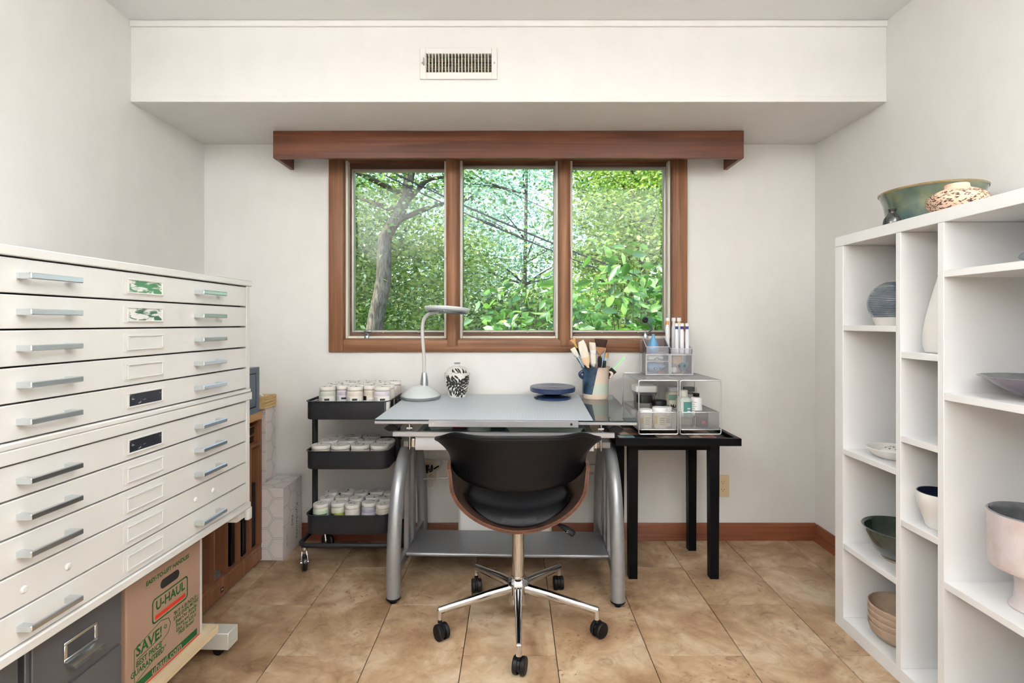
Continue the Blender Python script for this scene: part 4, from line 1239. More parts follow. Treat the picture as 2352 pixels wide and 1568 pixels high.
for ringi, (r0, r1, n, w) in enumerate(((0.004, 0.022, 9, 0.0042), (0.017, 0.040, 15, 0.0052), (0.034, 0.059, 22, 0.0058), (0.052, 0.080, 28, 0.0060))):
    for k in range(n):
        a = 2 * PI * (k + 0.5 * (ringi % 2)) / n + rn.uniform(-0.08, 0.08)
        pet.append((a, r0, r1 + rn.uniform(-0.004, 0.004), w))
pc = (0.012, 0.066)
petal_band(jb, sj, 0.002, 0.119, pc, [q for q in pet if pc[1] + q[2] * math.sin(q[0]) < 0.123 and pc[1] + q[2] * math.sin(q[0]) > -0.004])['kind'] = 'stuff'
petal_band(ld, sl, 0.126, 0.150, pc, [(a, max(r0, 0.060), r1 + 0.012, w) for a, r0, r1, w in pet if 0.9 < a < 2.2 and r1 > 0.05])['kind'] = 'stuff'

# ------------------------------------------------------------------ banding wheel
M['bluecast'] = mk('blue_hammered_paint', srgb(28, 46, 82), 0.32, var=(90, srgb(22, 38, 70), 0.4, 0.6), coat=0.2)
bw = thing('banding_wheel', 'navy blue pottery banding wheel on the desk', 'banding wheel', on_desk(0.195, 2.625, MAT_T), 0, None, TILT)
bm = B(); lathe(bm, [(0, 0), (0.088, 0), (0.094, 0.003), (0.094, 0.009), (0.088, 0.013), (0.050, 0.016), (0.028, 0.026), (0.028, 0.034), (0, 0.034)], 44); finish('foot', bm, M['bluecast'], bw)
bm = B(); lathe(bm, [(0, 0.0345), (0.100, 0.034), (0.112, 0.037), (0.1135, 0.041), (0.1135, 0.057), (0.111, 0.0595), (0.050, 0.0595), (0.048, 0.059), (0, 0.059)], 48); wh = finish('wheel_head', bm, M['bluecast'], bw)
for r in (0.030, 0.055, 0.080):
    bm = B(); lathe(bm, [(r, 0.0595), (r + 0.0015, 0.0601), (r + 0.003, 0.0595)], 40); finish('centring_ring', bm, M['bluecast'], wh)

# ------------------------------------------------------------------ brush crock
def crock_mat():
    m = mk('two_tone_crock_glaze', srgb(214, 196, 176), 0.25, coat=0.4)
    nt = m.node_tree; p = nt.nodes['Principled BSDF']
    tc = N(nt, 'ShaderNodeTexCoord'); sp = N(nt, 'ShaderNodeSeparateXYZ'); nt.links.new(tc.outputs['Object'], sp.inputs[0])
    def math2(op, a, b):
        n = N(nt, 'ShaderNodeMath', operation=op)
        for i, q in enumerate((a, b)):
            if isinstance(q, (int, float)): n.inputs[i].default_value = q
            elif q is not None: nt.links.new(q, n.inputs[i])
        return n.outputs[0]
    # diagonal seam: left of x < 0.26*z - 0.03 is blue, above the bare foot
    seam = math2('LESS_THAN', math2('SUBTRACT', sp.outputs[0], math2('MULTIPLY', sp.outputs[2], 0.20)), -0.030)
    up = math2('GREATER_THAN', sp.outputs[2], 0.024)
    blue = math2('MULTIPLY', seam, up)
    cel = math2('MULTIPLY', math2('LESS_THAN', sp.outputs[2], 0.078), up)
    no = N(nt, 'ShaderNodeTexNoise'); no.inputs['Scale'].default_value = 28; nt.links.new(tc.outputs['Object'], no.inputs['Vector'])
    rb = ramp(nt, [(0.35, srgb(24, 42, 62)), (0.7, srgb(46, 74, 98))]); nt.links.new(no.outputs[0], rb.inputs[0])
    m1 = N(nt, 'ShaderNodeMix', data_type='RGBA'); m1.inputs[6].default_value = srgb(216, 196, 178); m1.inputs[7].default_value = srgb(196, 204, 188)
    nt.links.new(cel, m1.inputs[0])
    m2 = N(nt, 'ShaderNodeMix', data_type='RGBA'); nt.links.new(blue, m2.inputs[0]); nt.links.new(m1.outputs[2], m2.inputs[6]); nt.links.new(rb.outputs[0], m2.inputs[7])
    nt.links.new(m2.outputs[2], p.inputs['Base Color'])
    return m
M['crock'] = crock_mat()
CK = Vector(on_desk(0.413, 2.645, 0.0002))
ck = thing('brush_crock', 'two-tone navy and cream pottery crock holding paint brushes', 'crock', CK, 0, None, TILT)
cprof = [(0.062, 0.0), (0.0645, 0.004), (0.065, 0.018), (0.066, 0.024), (0.0665, 0.12), (0.0685, 0.145), (0.0735, 0.156)]
bm = B(); lathe(bm, shell_prof(cprof, 0.005), 44); cb_ = finish('crock_body', bm, M['crock'], ck)
for s, rot in ((-1, 20), (1, -35)):
    bm = B(); tube(bm, catmull([(s * 0.064, -0.01, 0.10), (s * 0.078, -0.014, 0.112), (s * 0.080, -0.014, 0.125), (s * 0.066, -0.01, 0.135)], 4), 0.008, 10); finish('lug_handle', bm, M['bluecast'] if s < 0 else M['crock'], ck)

M['bristle_white'] = mk('white_goat_hair', srgb(232, 226, 214), 0.8, spec=0.1, var=(50, srgb(206, 192, 172), 0.4, 0.7), scale=(6, 6, 0.3))
M['bristle_brown'] = mk('dark_brown_bristle', srgb(62, 46, 40), 0.8, spec=0.1, var=(50, srgb(40, 28, 24), 0.4, 0.7), scale=(6, 6, 0.3))
M['bristle_gold'] = mk('golden_bristle', srgb(184, 146, 92), 0.7, var=(50, srgb(140, 104, 60), 0.4, 0.7), scale=(6, 6, 0.3))
M['bamboo'] = mk('pale_wood_handle', srgb(206, 178, 140), 0.5)
M['woodbrown'] = mk('brown_handle', srgb(150, 104, 70), 0.45)
M['lightblue'] = mk('light_blue_handle', srgb(146, 176, 196), 0.35)
M['limegreen'] = mk('lime_clear_handle', srgb(150, 226, 150), 0.2)
M['foam'] = mk('black_foam', srgb(20, 20, 22), 0.9)
def brush(label, tip, bot, hmat, fmat, bmat, bl, bw_, bt, fl=0.02, hr=0.005, fan=0.0, twist=0.0, round_=0.5, tipped=0.0, flat=True):
    """tip and bot are crock-relative; brush is built along local z"""
    t, b = Vector(tip), Vector(bot)
    L = (t - b).length
    q = (t - b).to_track_quat('Z', 'X') if False else Vector((0, 0, 1)).rotation_difference((t - b).normalized())
    o = thing('paint_brush', label, 'brush', CK + b, 0, 'brushes in the crock', (q.to_matrix() @ Matrix.Rotation(twist, 3, 'Z')).to_euler())
    hl = L - bl - fl
    bm = B(); lathe(bm, smooth_prof([(hr * 0.6, 0), (hr, hl * 0.25), (hr * 0.85, hl * 0.6), (min(hr * 1.3, 0.007), hl * 0.95), (hr, hl)], 3), 10); 
    finish('handle', bm, M[hmat], o)
    if fl > 0:
        bm = B(); loft(bm, [[(x, y, z) for x, y in rrect(w, d, d * 0.45, 3)] for w, d, z in ((hr * 2.3, hr * 2.3, hl - 0.002), (bw_ * 0.94, bt, hl + fl * 0.5), (bw_ * 0.96, bt, hl + fl))]); finish('ferrule', bm, M[fmat], o)
    bm = B()
    loops = []
    for k, tt in enumerate(np.linspace(0, 1, 7)):
        w = bw_ * (1 + fan * tt) * (1 - round_ * max(0, tt - 0.6) ** 1.5 * 2.4)
        d = bt * (1 + 0.25 * math.sin(PI * tt)) * (1 - 0.7 * max(0, tt - 0.5))
        loops.append([(x, y, hl + fl + bl * tt + tipped * x * tt) for x, y in rrect(max(w, 0.003), max(d, 0.002), max(d, 0.002) * 0.45, 3)])
    loft(bm, loops); finish('bristles', bm, M[bmat], o)
    return o
S2 = 2.645 / 1200
def px(x, y, dy=0.0):          # position seen against the crock, in crock units
    Y = 2.645 + dy
    return ((x - 1180) / 1200 * Y - CK.x, dy, 1.145 - (y - 742) / 1200 * Y - CK.z)
brush('golden fan brush leaning left in the crock', px(1315, 778, 0.0), (0.028, 0.0, 0.008), 'black', 'gold', 'bristle_gold', 0.030, 0.012, 0.006, 0.02, 0.004, fan=1.6, round_=0.0)
brush('small white flat brush leaning furthest left in the crock', px(1315, 799, -0.022), (0.024, -0.02, 0.008), 'lightblue', 'pull', 'bristle_white', 0.034, 0.026, 0.008, 0.02, 0.004, round_=0.0)
brush('broad white hake brush, tallest white one in the crock', px(1334, 783, -0.03), (0.0, -0.03, 0.008), 'bamboo', 'bamboo', 'bristle_white', 0.085, 0.044, 0.014, 0.045, 0.006, round_=0.55, tipped=0.25)
brush('white flat brush in the middle of the crock', px(1360, 786, 0.01), (0.012, 0.012, 0.008), 'black', 'white', 'bristle_white', 0.040, 0.034, 0.010, 0.03, 0.005, round_=0.1, tipped=-0.2)
brush('short white-haired brush with a silver ferrule at the crock front', px(1362, 812, -0.042), (-0.004, -0.036, 0.008), 'bamboo', 'pull', 'bristle_white', 0.050, 0.024, 0.012, 0.024, 0.005, fan=0.35, round_=0.6)
brush('wide dark brown mottler brush, highest in the crock', px(1381, 779, 0.016), (0.006, 0.02, 0.008), 'woodbrown', 'woodbrown', 'bristle_brown', 0.040, 0.052, 0.010, 0.034, 0.007, fan=0.28, round_=0.0)
brush('light blue handled brush behind the brown mottler', px(1390, 799, 0.03), (0.0, 0.034, 0.008), 'lightblue', 'lightblue', 'bristle_white', 0.020, 0.010, 0.006, 0.05, 0.005)
brush('brown bristled brush with blue ferrule at the crock right', px(1395, 810, 0.022), (0.016, 0.028, 0.008), 'black', 'lightblue', 'bristle_gold', 0.026, 0.020, 0.008, 0.02, 0.005, round_=0.8)
brush('dark thin brush between the two tall white brushes', px(1347, 796, 0.02), (0.004, 0.016, 0.008), 'black', 'black', 'bristle_brown', 0.022, 0.008, 0.006, 0.02, 0.004, round_=0.9)
brush('black-handled round brush near the crock centre', px(1378, 818, -0.02), (0.016, -0.016, 0.008), 'woodbrown', 'black', 'foam', 0.034, 0.022, 0.016, 0.02, 0.005, round_=0.8)
brush('black foam brush standing upright at the crock right', px(1389, 828, -0.03), (0.028, -0.026, 0.008), 'woodbrown', 'foam', 'foam', 0.040, 0.016, 0.012, 0.0, 0.005, round_=0.3)
brush('black brush leaning left at the crock rim', px(1324, 815, -0.01), (0.016, -0.006, 0.008), 'black', 'black', 'foam', 0.030, 0.014, 0.008, 0.02, 0.004, round_=0.5)
# foam brush upside down with a lime stick
fb = thing('foam_brush', 'black foam brush with a lime green stick leaning right out of the crock', 'brush', CK + Vector((0.052, -0.012, 0.10)), 0, None, (0, R(42), 0))
bm = B(); prism(bm, [(-0.018, 0.0), (0.012, 0.0), (0.018, 0.058), (-0.014, 0.058)], 'y', -0.010, 0.010); finish('foam_head', bm, M['foam'], fb)
bm = B(); tube(bm, [(0, 0, 0.0585), (0, 0, 0.10), (0, 0, 0.13), (0, 0, 0.142)], [0.004, 0.004, 0.0055, 0.004], 8); finish('stick', bm, M['limegreen'], fb)

# ------------------------------------------------------------------ small things on the glass tray
TZG = TZ + 0.0142
def dthing(name, label, cat, x, y, z, rz=0, group=None):
    v = Matrix.Rotation(DRZ, 3, 'Z') @ Vector((x, y, 0))
    return thing(name, label, cat, (DK.x + v.x, DK.y + v.y, z), DRZ + rz, group)
M['masking'] = mk('pale_tape', srgb(206, 214, 200), 0.6)
o = dthing('tape_roll', 'flat roll of pale tape on the glass tray', 'tape', -0.117, -0.19, TZG)
bm = B(); lathe(bm, [(0.034, 0), (0.050, 0), (0.050, 0.020), (0.034, 0.020), (0.034, 0)], 32); finish('tape', bm, M['masking'], o)
bm = B(); lathe(bm, [(0.032, 0), (0.0339, 0), (0.0339, 0.0205), (0.032, 0.0205), (0.032, 0)], 28); finish('core', bm, M['cardboard'], o)
M['crimson'] = mk('crimson_plastic', srgb(168, 34, 62), 0.35)
o = dthing('red_stapler', 'crimson stapler on the glass tray', 'stapler', -0.205, -0.16, TZG, R(12))
bm = B(); box(bm, -0.055, 0.055, -0.014, 0.014, 0, 0.010, 0.003); finish('base', bm, M['crimson'], o)
bm = B(); box(bm, -0.05, 0.052, -0.012, 0.012, 0.014, 0.032, 0.005, m=Matrix.Rotation(R(-5), 4, 'Y')); finish('arm', bm, M['crimson'], o)
bm = B(); cyl(bm, (0.046, -0.012, 0.014), (0.046, 0.012, 0.014), 0.005, 10); finish('hinge', bm, M['pull'], o)
M['paper'] = mk('pale_paper', srgb(216, 222, 214), 0.7)
for i, (x, y, rz, lb) in enumerate(((-0.285, -0.17, 20, 'folded paper packet at the left of the glass tray'), (-0.255, -0.10, -24, 'loose white paper behind the packet on the glass tray'), (-0.12, -0.05, 8, 'white paper card behind the tape roll on the glass tray'))):
    o = dthing('paper_packet', lb, 'paper', x, y, TZG, R(rz), 'papers on the glass tray')
    bm = B()
    for k in range(3): box(bm, -0.045 + 0.006 * k, 0.045, -0.03, 0.03 - 0.004 * k, 0.003 * k, 0.003 * k + 0.0025)
    finish('sheets', bm, M['paper'], o, smooth=None)
o = dthing('white_tray', 'shallow white plastic tray on the glass tray', 'tray', 0.165, -0.14, TZG)
bm = B()
def LR(w, d, z, r=0.012): return [(x, y, z) for x, y in rrect(w, d, r)]
loft(bm, [LR(0.30, 0.20, 0), LR(0.325, 0.225, 0.020), LR(0.330, 0.230, 0.0205), LR(0.320, 0.220, 0.0205), LR(0.296, 0.196, 0.003)]); finish('tray_shell', bm, M['masking'], o)
o = dthing('black_palette', 'dark slotted case between tape roll and white tray', 'case', -0.035, -0.12, TZG)
bm = B(); box(bm, -0.03, 0.03, -0.06, 0.06, 0, 0.014, 0.002, 1); finish('case_body', bm, M['greysteel'], o)
bm = B(); box(bm, -0.024, 0.024, -0.054, 0.054, 0.0142, 0.017, 0.001, 1); finish('case_lid', bm, M['black'], o)

# ------------------------------------------------------------------ white bin under the desk
wb = thing('white_bin', 'white plastic bin on the floor behind the desk footrest', 'bin', (-0.044, 2.655, 0))
bm = B()
loft(bm, [[(x, y, z) for x, y in rrect(w, d, 0.03, 5)] for w, d, z in ((0.40, 0.12, 0.008), (0.455, 0.145, 0.018), (0.475, 0.155, 0.034), (0.468, 0.15, 0.060), (0.462, 0.146, 0.27), (0.452, 0.136, 0.276), (0.446, 0.13, 0.27), (0.44, 0.12, 0.05))]); finish('bin_shell', bm, M['white'], wb)
for x in (-0.19, 0.19):
    bm = B(); cyl(bm, (x, -0.045, 0), (x, -0.045, 0.009), 0.008, 10); finish('foot', bm, M['white'], wb)

# ------------------------------------------------------------------ plug and bundled cords at the outlet
M['cordwhite'] = mk('white_cord', srgb(206, 204, 196), 0.5)
pc_ = thing('power_cord', 'white bundled power cord with black plug below the desk', 'cord', (-0.445, YB - 0.0105, 0.365))
bm = B(); box(bm, -0.018, 0.020, -0.035, 0, -0.004, 0.036, 0.008); finish('plug', bm, M['black'], pc_)
bm = B()
rn = random.Random(5)
for k in range(5):
    pts = []
    for a in np.linspace(0, 2 * PI, 13)[:-1]:
        pts.append((0.035 + 0.034 * math.cos(a) + rn.uniform(-.006, .006), -0.03 + rn.uniform(-0.006, 0.004), 0.035 + 0.026 * math.sin(a) + 0.02 * math.cos(a) + rn.uniform(-.005, .005)))
    tube(bm, catmull(pts, 3, True), 0.0022, 6, closed=True)
tube(bm, catmull([(0.0, -0.02, 0.0), (-0.006, -0.024, -0.04), (0.004, -0.026, -0.075), (0.026, -0.024, -0.06), (0.028, -0.022, -0.02), (0.01, -0.02, 0.01)], 4), 0.0022, 6)
tube(bm, catmull([(-0.002, -0.02, 0.034), (-0.006, -0.02, 0.12), (-0.004, -0.02, 0.24)], 4), 0.002, 6)
finish('cord_bundle', bm, M['cordwhite'], pc_)
bm = B(); box(bm, 0.034, 0.066, -0.040, -0.033, 0.000, 0.008, 0.002, m=Matrix.Rotation(R(-30), 4, 'Y')); finish('cable_tie', bm, M['black'], pc_)

# ------------------------------------------------------------------ office chair
ch = thing('office_chair', 'black leather swivel chair with bent walnut shell facing the desk', 'chair', (0.0166, 1.995, 0))
LEGA = [-90, -162, -18, 126, 54]
bm = B()
lathe(bm, [(0.0, 0.082), (0.036, 0.082), (0.039, 0.090), (0.034, 0.128), (0.034, 0.150), (0.042, 0.156), (0.040, 0.166), (0.026, 0.178), (0.026, 0.184), (0, 0.184)], 30)
finish('hub', bm, M['chrome'], ch)
for a in LEGA:
    c, s = math.cos(R(a)), math.sin(R(a))
    bm = B()
    rot = Matrix.Rotation(R(a), 4, 'Z')
    pts = [rot @ Vector(p) for p in ((0.030, 0, 0.138), (0.12, 0, 0.128), (0.22, 0, 0.112), (0.305, 0, 0.099))]
    tube(bm, pts, [0.0175, 0.0155, 0.013, 0.0115], 14, sx=1.15, sy=0.9)
    e = rot @ Vector((0.300, 0, 0))
    tube(bm, [(e.x, e.y, 0.103), (e.x, e.y, 0.068)], 0.010, 12)
    lg = finish('leg', bm, M['chrome'], ch)
    # twin-wheel caster turned at its own angle
    ta = a + {-90: 75, -162: 20, -18: -35, 126: 60, 54: -50}[a]
    ax = Vector((math.cos(R(ta)), math.sin(R(ta)), 0))
    bm = B()
    tube(bm, [(e.x, e.y, 0.069), (e.x, e.y, 0.056)], 0.008, 10)
    fwd = Vector((-ax.y, ax.x, 0)) * 0.012
    ctr = Vector((e.x, e.y, 0.0285)) + fwd
    q = ax.to_track_quat('Z', 'Y').to_matrix().to_4x4()
    lathe(bm, [(0, -0.004), (0.024, -0.004), (0.024, 0.004), (0, 0.004)], 18, m=Matrix.Translation(ctr + Vector((0, 0, 0.003))) @ q)
    cs = finish('caster', bm, M['black'], lg)
    for s2 in (-1, 1):
        bm = B()
        lathe(bm, [(0, s2 * 0.0055), (0.0275, s2 * 0.0055), (0.0285, s2 * 0.0075), (0.0285, s2 * 0.018), (0.025, s2 * 0.0215), (0, s2 * 0.0225)], 22, m=Matrix.Translation(ctr) @ q)
        finish('wheel', bm, M['black'], lg)
bm = B(); lathe(bm, [(0, 0.18), (0.0235, 0.18), (0.0235, 0.352), (0, 0.352)], 24); finish('column', bm, M['chrome'], ch)
bm = B(); lathe(bm, [(0.0, 0.352), (0.0235, 0.352), (0.0225, 0.370), (0.018, 0.374), (0.015, 0.392), (0, 0.392)], 20); finish('column_collar', bm, M['black'], ch)
bm = B(); box(bm, -0.07, 0.07, -0.09, 0.11, 0.388, 0.413, 0.006); finish('seat_mechanism', bm, M['black'], ch)
bm = B()
tube(bm, [(0.05, 0.02, 0.398), (0.14, -0.01, 0.385), (0.155, -0.015, 0.381)], 0.005, 8)
tube(bm, catmull([(0.152, -0.014, 0.382), (0.172, -0.020, 0.374), (0.200, -0.028, 0.358), (0.212, -0.032, 0.351)], 3), [0.006, 0.008, 0.010, 0.012, 0.0135, 0.0145, 0.015, 0.0155, 0.015, 0.011], 12, sx=0.8, sy=1.1)
finish('height_lever', bm, M['black'], ch)
from_mesh('lever_mark', text_mesh('X-L', 0.011, bold=0.0004), M['white'], ch, (0.190, -0.0395, 0.362), (R(80), R(28), 0))
# bent plywood shell: an open trough whose rear edge shows as layered veneer
def usec(t, hw, zb, H, flare):
    """t in -1..1 across; returns x, z of a U-shaped section"""
    a = abs(t)
    s = 1 if t >= 0 else -1
    if a < 0.62:
        th = a / 0.62 * PI / 2 * 0.93
        x = hw * math.sin(th); z = zb + (H * 0.80) * (1 - math.cos(th)) ** 0.92
    else:
        th = PI / 2 * 0.93
        x0 = hw * math.sin(th); z0 = zb + (H * 0.80) * (1 - math.cos(th)) ** 0.92
        k = (a - 0.62) / 0.38
        x = x0 + flare * k ** 1.4 + 0.004 * k; z = z0 + (H - (z0 - zb)) * k
    return s * x, z
def shell_pt(t, v, off=0.0):
    # v: 0 rear edge .. 1 front edge
    hw = 0.240 + 0.020 * math.sin(PI * v)
    zb = 0.412 + 0.010 * (1 - v) ** 2 + 0.012 * v ** 3
    H = (0.218 - 0.02 * v)
    x, z = usec(t, hw - off, zb + off, H - off, 0.004)
    yy = -0.205 + 0.46 * v
    # sides lean forward towards the arms
    yy += 0.02 * abs(t) ** 2
    # front corner of the arms is rounded off
    if v > 0.7: z -= (abs(t) ** 3) * 0.10 * ((v - 0.7) / 0.3) ** 2
    return Vector((x, yy, z))
def sheet(bm, fn, nt, nv, off):
    O = [[bm.verts.new(fn(-1 + 2 * i / nt, j / nv, 0.0)) for i in range(nt + 1)] for j in range(nv + 1)]
    I = [[bm.verts.new(fn(-1 + 2 * i / nt, j / nv, off)) for i in range(nt + 1)] for j in range(nv + 1)]
    for j in range(nv):
        for i in range(nt):
            bm.faces.new((O[j][i], O[j][i + 1], O[j + 1][i + 1], O[j + 1][i]))
            bm.faces.new((I[j][i], I[j + 1][i], I[j + 1][i + 1], I[j][i + 1]))
    for i in range(nt):
        bm.faces.new((O[0][i], I[0][i], I[0][i + 1], O[0][i + 1])).material_index = 1
        bm.faces.new((O[nv][i], O[nv][i + 1], I[nv][i + 1], I[nv][i])).material_index = 1
    for j in range(nv):
        bm.faces.new((O[j][0], O[j + 1][0], I[j + 1][0], I[j][0])).material_index = 1
        bm.faces.new((O[j][nt], I[j][nt], I[j + 1][nt], O[j + 1][nt])).material_index = 1
bm = B(); sheet(bm, shell_pt, 48, 14, 0.012)
sh = finish('plywood_shell', bm, [M['walnut'], M['walnut_edge']], ch, smooth=50)
# darker glue lines run along the rear edge
for o_ in (0.003, 0.006, 0.009):
    bm = B()
    pts = [shell_pt(t, 0.0, o_) + Vector((0, -0.0004, 0)) for t in np.linspace(-1, 1, 49)]
    tube(bm, pts, 0.0007, 4); finish('glue_line', bm, M['walnut'], sh)
# seat cushion in the trough
bm = B()
nx, ny = 30, 22
def seat_pt(i, j, top):
    u, w = -1 + 2 * i / nx, -1 + 2 * j / ny
    # superellipse outline
    e = 2.8
    r = (abs(u) ** e + abs(w) ** e) ** (1 / e) if (u or w) else 0
    m_ = max(abs(u), abs(w))
    k = m_ / r if r > 0 else 1
    x, y = u * k * 0.200, w * k * 0.205
    yy = 0.03 + y
    v = min(1, max(0, (yy + 0.205) / 0.46))
    hw = 0.240 + 0.020 * math.sin(PI * v) - 0.012
    zb = 0.426 + 0.010 * (1 - v) ** 2 + 0.012 * v ** 3
    th = math.asin(min(0.999, abs(x) / hw))
    base = zb + (0.218 * 0.80) * (1 - math.cos(th)) ** 0.92
    edge = m_
    if not top:
        return Vector((x, yy, base + 0.001))
    puff = 0.046 * (1 - edge ** 5) ** 0.5 + 0.008 * (1 - edge ** 2)
    return Vector((x, yy, base + 0.003 + puff - 0.25 * max(0, base - zb)))
T_ = [[bm.verts.new(seat_pt(i, j, True)) for i in range(nx + 1)] for j in range(ny + 1)]
D_ = [[bm.verts.new(seat_pt(i, j, False)) for i in range(nx + 1)] for j in range(ny + 1)]
for j in range(ny):
    for i in range(nx):
        bm.faces.new((T_[j][i], T_[j][i + 1], T_[j + 1][i + 1], T_[j + 1][i]))
        bm.faces.new((D_[j][i], D_[j + 1][i], D_[j + 1][i + 1], D_[j][i + 1]))
for i in range(nx):
    bm.faces.new((T_[0][i], D_[0][i], D_[0][i + 1], T_[0][i + 1])); bm.faces.new((T_[ny][i], T_[ny][i + 1], D_[ny][i + 1], D_[ny][i]))
for j in range(ny):
    bm.faces.new((T_[j][0], T_[j + 1][0], D_[j + 1][0], D_[j][0])); bm.faces.new((T_[j][nx], D_[j][nx], D_[j + 1][nx], T_[j + 1][nx]))
bmesh.ops.remove_doubles(bm, verts=bm.verts[:], dist=0.0004)
sc_ = finish('seat_cushion', bm, M['leather'], ch, smooth=70)
rim = [seat_pt(i, 0, True) for i in range(nx + 1)] + [seat_pt(nx, j, True) for j in range(1, ny + 1)] + [seat_pt(i, ny, True) for i in range(nx - 1, -1, -1)] + [seat_pt(0, j, True) for j in range(ny - 1, 0, -1)]
bm = B(); tube(bm, rim, 0.0032, 6, closed=True); finish('piping', bm, M['leather'], sc_)
# wrap-around upholstered back band
def back_pt(t, v):
    """t -1..1 around, v 0 bottom .. 1 top (outer skin)"""
    th = t * R(100)
    top = v
    a = 0.256 + 0.012 * v + 0.046 * max(0, v - 0.35) ** 1.7 / 0.48
    b = 0.245 + 0.030 * v
    x = a * math.sin(th) * (1.0 + 0.02 * v); y = 0.02 - b * math.cos(th)
    zbot = 0.574 + 0.062 * (abs(t) ** 2.2)
    ztop = 0.760 - 0.080 * (abs(t) ** 2.0) + 0.012 * math.exp(-((abs(t) - 0.45) / 0.12) ** 2)
    z = zbot + (ztop - zbot) * v
    return Vector((x, y, z))
nt_, nv_ = 48, 12
bm = B()
O = []
I = []
for j in range(nv_ + 1):
    v_ = j / nv_
    ro, ri = [], []
    for i in range(nt_ + 1):
        t = -1 + 2 * i / nt_
        p = back_pt(t, v_)
        cdir = Vector((p.x / 0.26, (p.y - 0.02) / 0.26, 0)).normalized()
        endtap = min(1, (1 - abs(t)) / 0.10) ** 0.5 if abs(t) > 0.90 else 1
        th_ = (0.012 + 0.026 * math.sin(PI * min(1, v_ * 0.93 + 0.07)) ** 0.6) * (0.25 + 0.75 * endtap)
        ro.append(p); ri.append(p - cdir * th_)
    O.append(ro); I.append(ri)
# rounded roll over the top edge
loops = O + [[o_ * 0.72 + i_ * 0.28 + Vector((0, 0, 0.009)) for o_, i_ in zip(O[-1], I[-1])], [o_ * 0.3 + i_ * 0.7 + Vector((0, 0, 0.009)) for o_, i_ in zip(O[-1], I[-1])]] + I[::-1] 
loops = loops + [[o_ * 0.5 + i_ * 0.5 + Vector((0, 0, -0.006)) for o_, i_ in zip(O[0], I[0])]]
rs = [ring(bm, l) for l in loops]
for a, b in zip(rs, rs[1:]): bridge(bm, a, b, closed=False)
bridge(bm, rs[-1], rs[0], closed=False)
for e in (0, nt_):
    bm.faces.new([r[e] for r in rs])
bk = finish('back_cushion', bm, M['leather'], ch, smooth=60)
seam = [back_pt(t, 0.97) + Vector((0, -0.0006, 0.0)) for t in np.linspace(-0.96, 0.96, 49)]
bm = B(); tube(bm, seam, 0.0017, 6); finish('seam', bm, M['leather'], bk)

# ------------------------------------------------------------------ black side table
tbl = thing('side_table', 'black wooden side table with a raised rim, right of the desk', 'table', (0.717, 2.505, 0))
TX, TY, TZT = 0.274, 0.232, 0.643
bm = B(); box(bm, -TX, TX, -TY, TY, 0.612, 0.628); finish('table_top', bm, M['blackwood'], tbl, smooth=None)
for x0, x1, y0, y1 in ((-TX - 0.001, TX + 0.001, -TY - 0.001, -TY + 0.022), (-TX - 0.001, TX + 0.001, TY - 0.022, TY + 0.001), (-TX - 0.001, -TX + 0.022, -TY + 0.0225, TY - 0.0225), (TX - 0.022, TX + 0.001, -TY + 0.0225, TY - 0.0225)):
    bm = B(); box(bm, x0, x1, y0, y1, 0.610, TZT, 0.002, 1); finish('rim', bm, M['blackwood'], tbl)
for sx in (-1, 1):
    for sy in (-1, 1):
        x, y = sx * 0.182, sy * 0.145 - 0.003
        bm = B(); loft(bm, [[(x + a * 0.019, y + b * 0.019, 0.0) for a, b in ((-1, -1), (1, -1), (1, 1), (-1, 1))], [(x + a * 0.0215, y + b * 0.0215, 0.6095) for a, b in ((-1, -1), (1, -1), (1, 1), (-1, 1))]]); finish('leg', bm, M['blackwood'], tbl, smooth=None)
for sy in (-1, 1):
    bm = B(); box(bm, -0.1605, 0.1605, sy * 0.145 - 0.012, sy * 0.145 + 0.006, 0.575, 0.6095); finish('apron', bm, M['blackwood'], tbl, smooth=None)
for sx in (-1, 1):
    bm = B(); box(bm, sx * 0.182 - 0.009, sx * 0.182 + 0.009, -0.126, 0.12, 0.575, 0.6095); finish('apron', bm, M['blackwood'], tbl, smooth=None)
# picture cards lying on the table top
def collage(name, cols, scale):
    m = mk(name, srgb(*cols[0]), 0.4)
    nt = m.node_tree; p = nt.nodes['Principled BSDF']
    tc = N(nt, 'ShaderNodeTexCoord'); vo = N(nt, 'ShaderNodeTexVoronoi'); vo.inputs['Scale'].default_value = scale
    nt.links.new(tc.outputs['Object'], vo.inputs['Vector'])
    rp = ramp(nt, [(i / (len(cols) - 1) * 0.8 + 0.1, srgb(*c)) for i, c in enumerate(cols)])
    rp.color_ramp.interpolation = 'CONSTANT'
    nt.links.new(vo.outputs['Color'], rp.inputs[0]); nt.links.new(rp.outputs[0], p.inputs['Base Color'])
    return m
M['print1'] = collage('teal_picture_print', [(150, 190, 196), (120, 165, 178), (196, 204, 196), (70, 90, 110), (206, 190, 160)], 26)
M['print2'] = collage('brown_picture_print', [(120, 86, 66), (176, 140, 110), (90, 60, 50), (206, 190, 168), (140, 70, 60)], 22)
M['print3'] = collage('sepia_picture_print', [(130, 108, 88), (100, 82, 68), (176, 158, 134), (80, 70, 62)], 18)
for x, y, w, d, rz, mt, lb in ((0.505, 2.345, 0.085, 0.12, 0, 'print1', 'teal picture card at the front left of the side table'), (0.535, 2.50, 0.10, 0.15, 8, 'print2', 'brown picture card behind the teal card on the side table'),
                               (0.72, 2.42, 0.14, 0.20, 0, 'print3', 'sepia picture card under the wire baskets'), (0.86, 2.43, 0.12, 0.2, -3, 'print2', 'tan picture card at the right of the side table')):
    o = thing('picture_card', lb, 'card', (x, y, 0.6282), R(rz), 'picture cards on the side table')
    bm = B(); box(bm, -w / 2, w / 2, -d / 2, d / 2, 0, 0.001); finish('card_sheet', bm, M[mt], o, smooth=None)

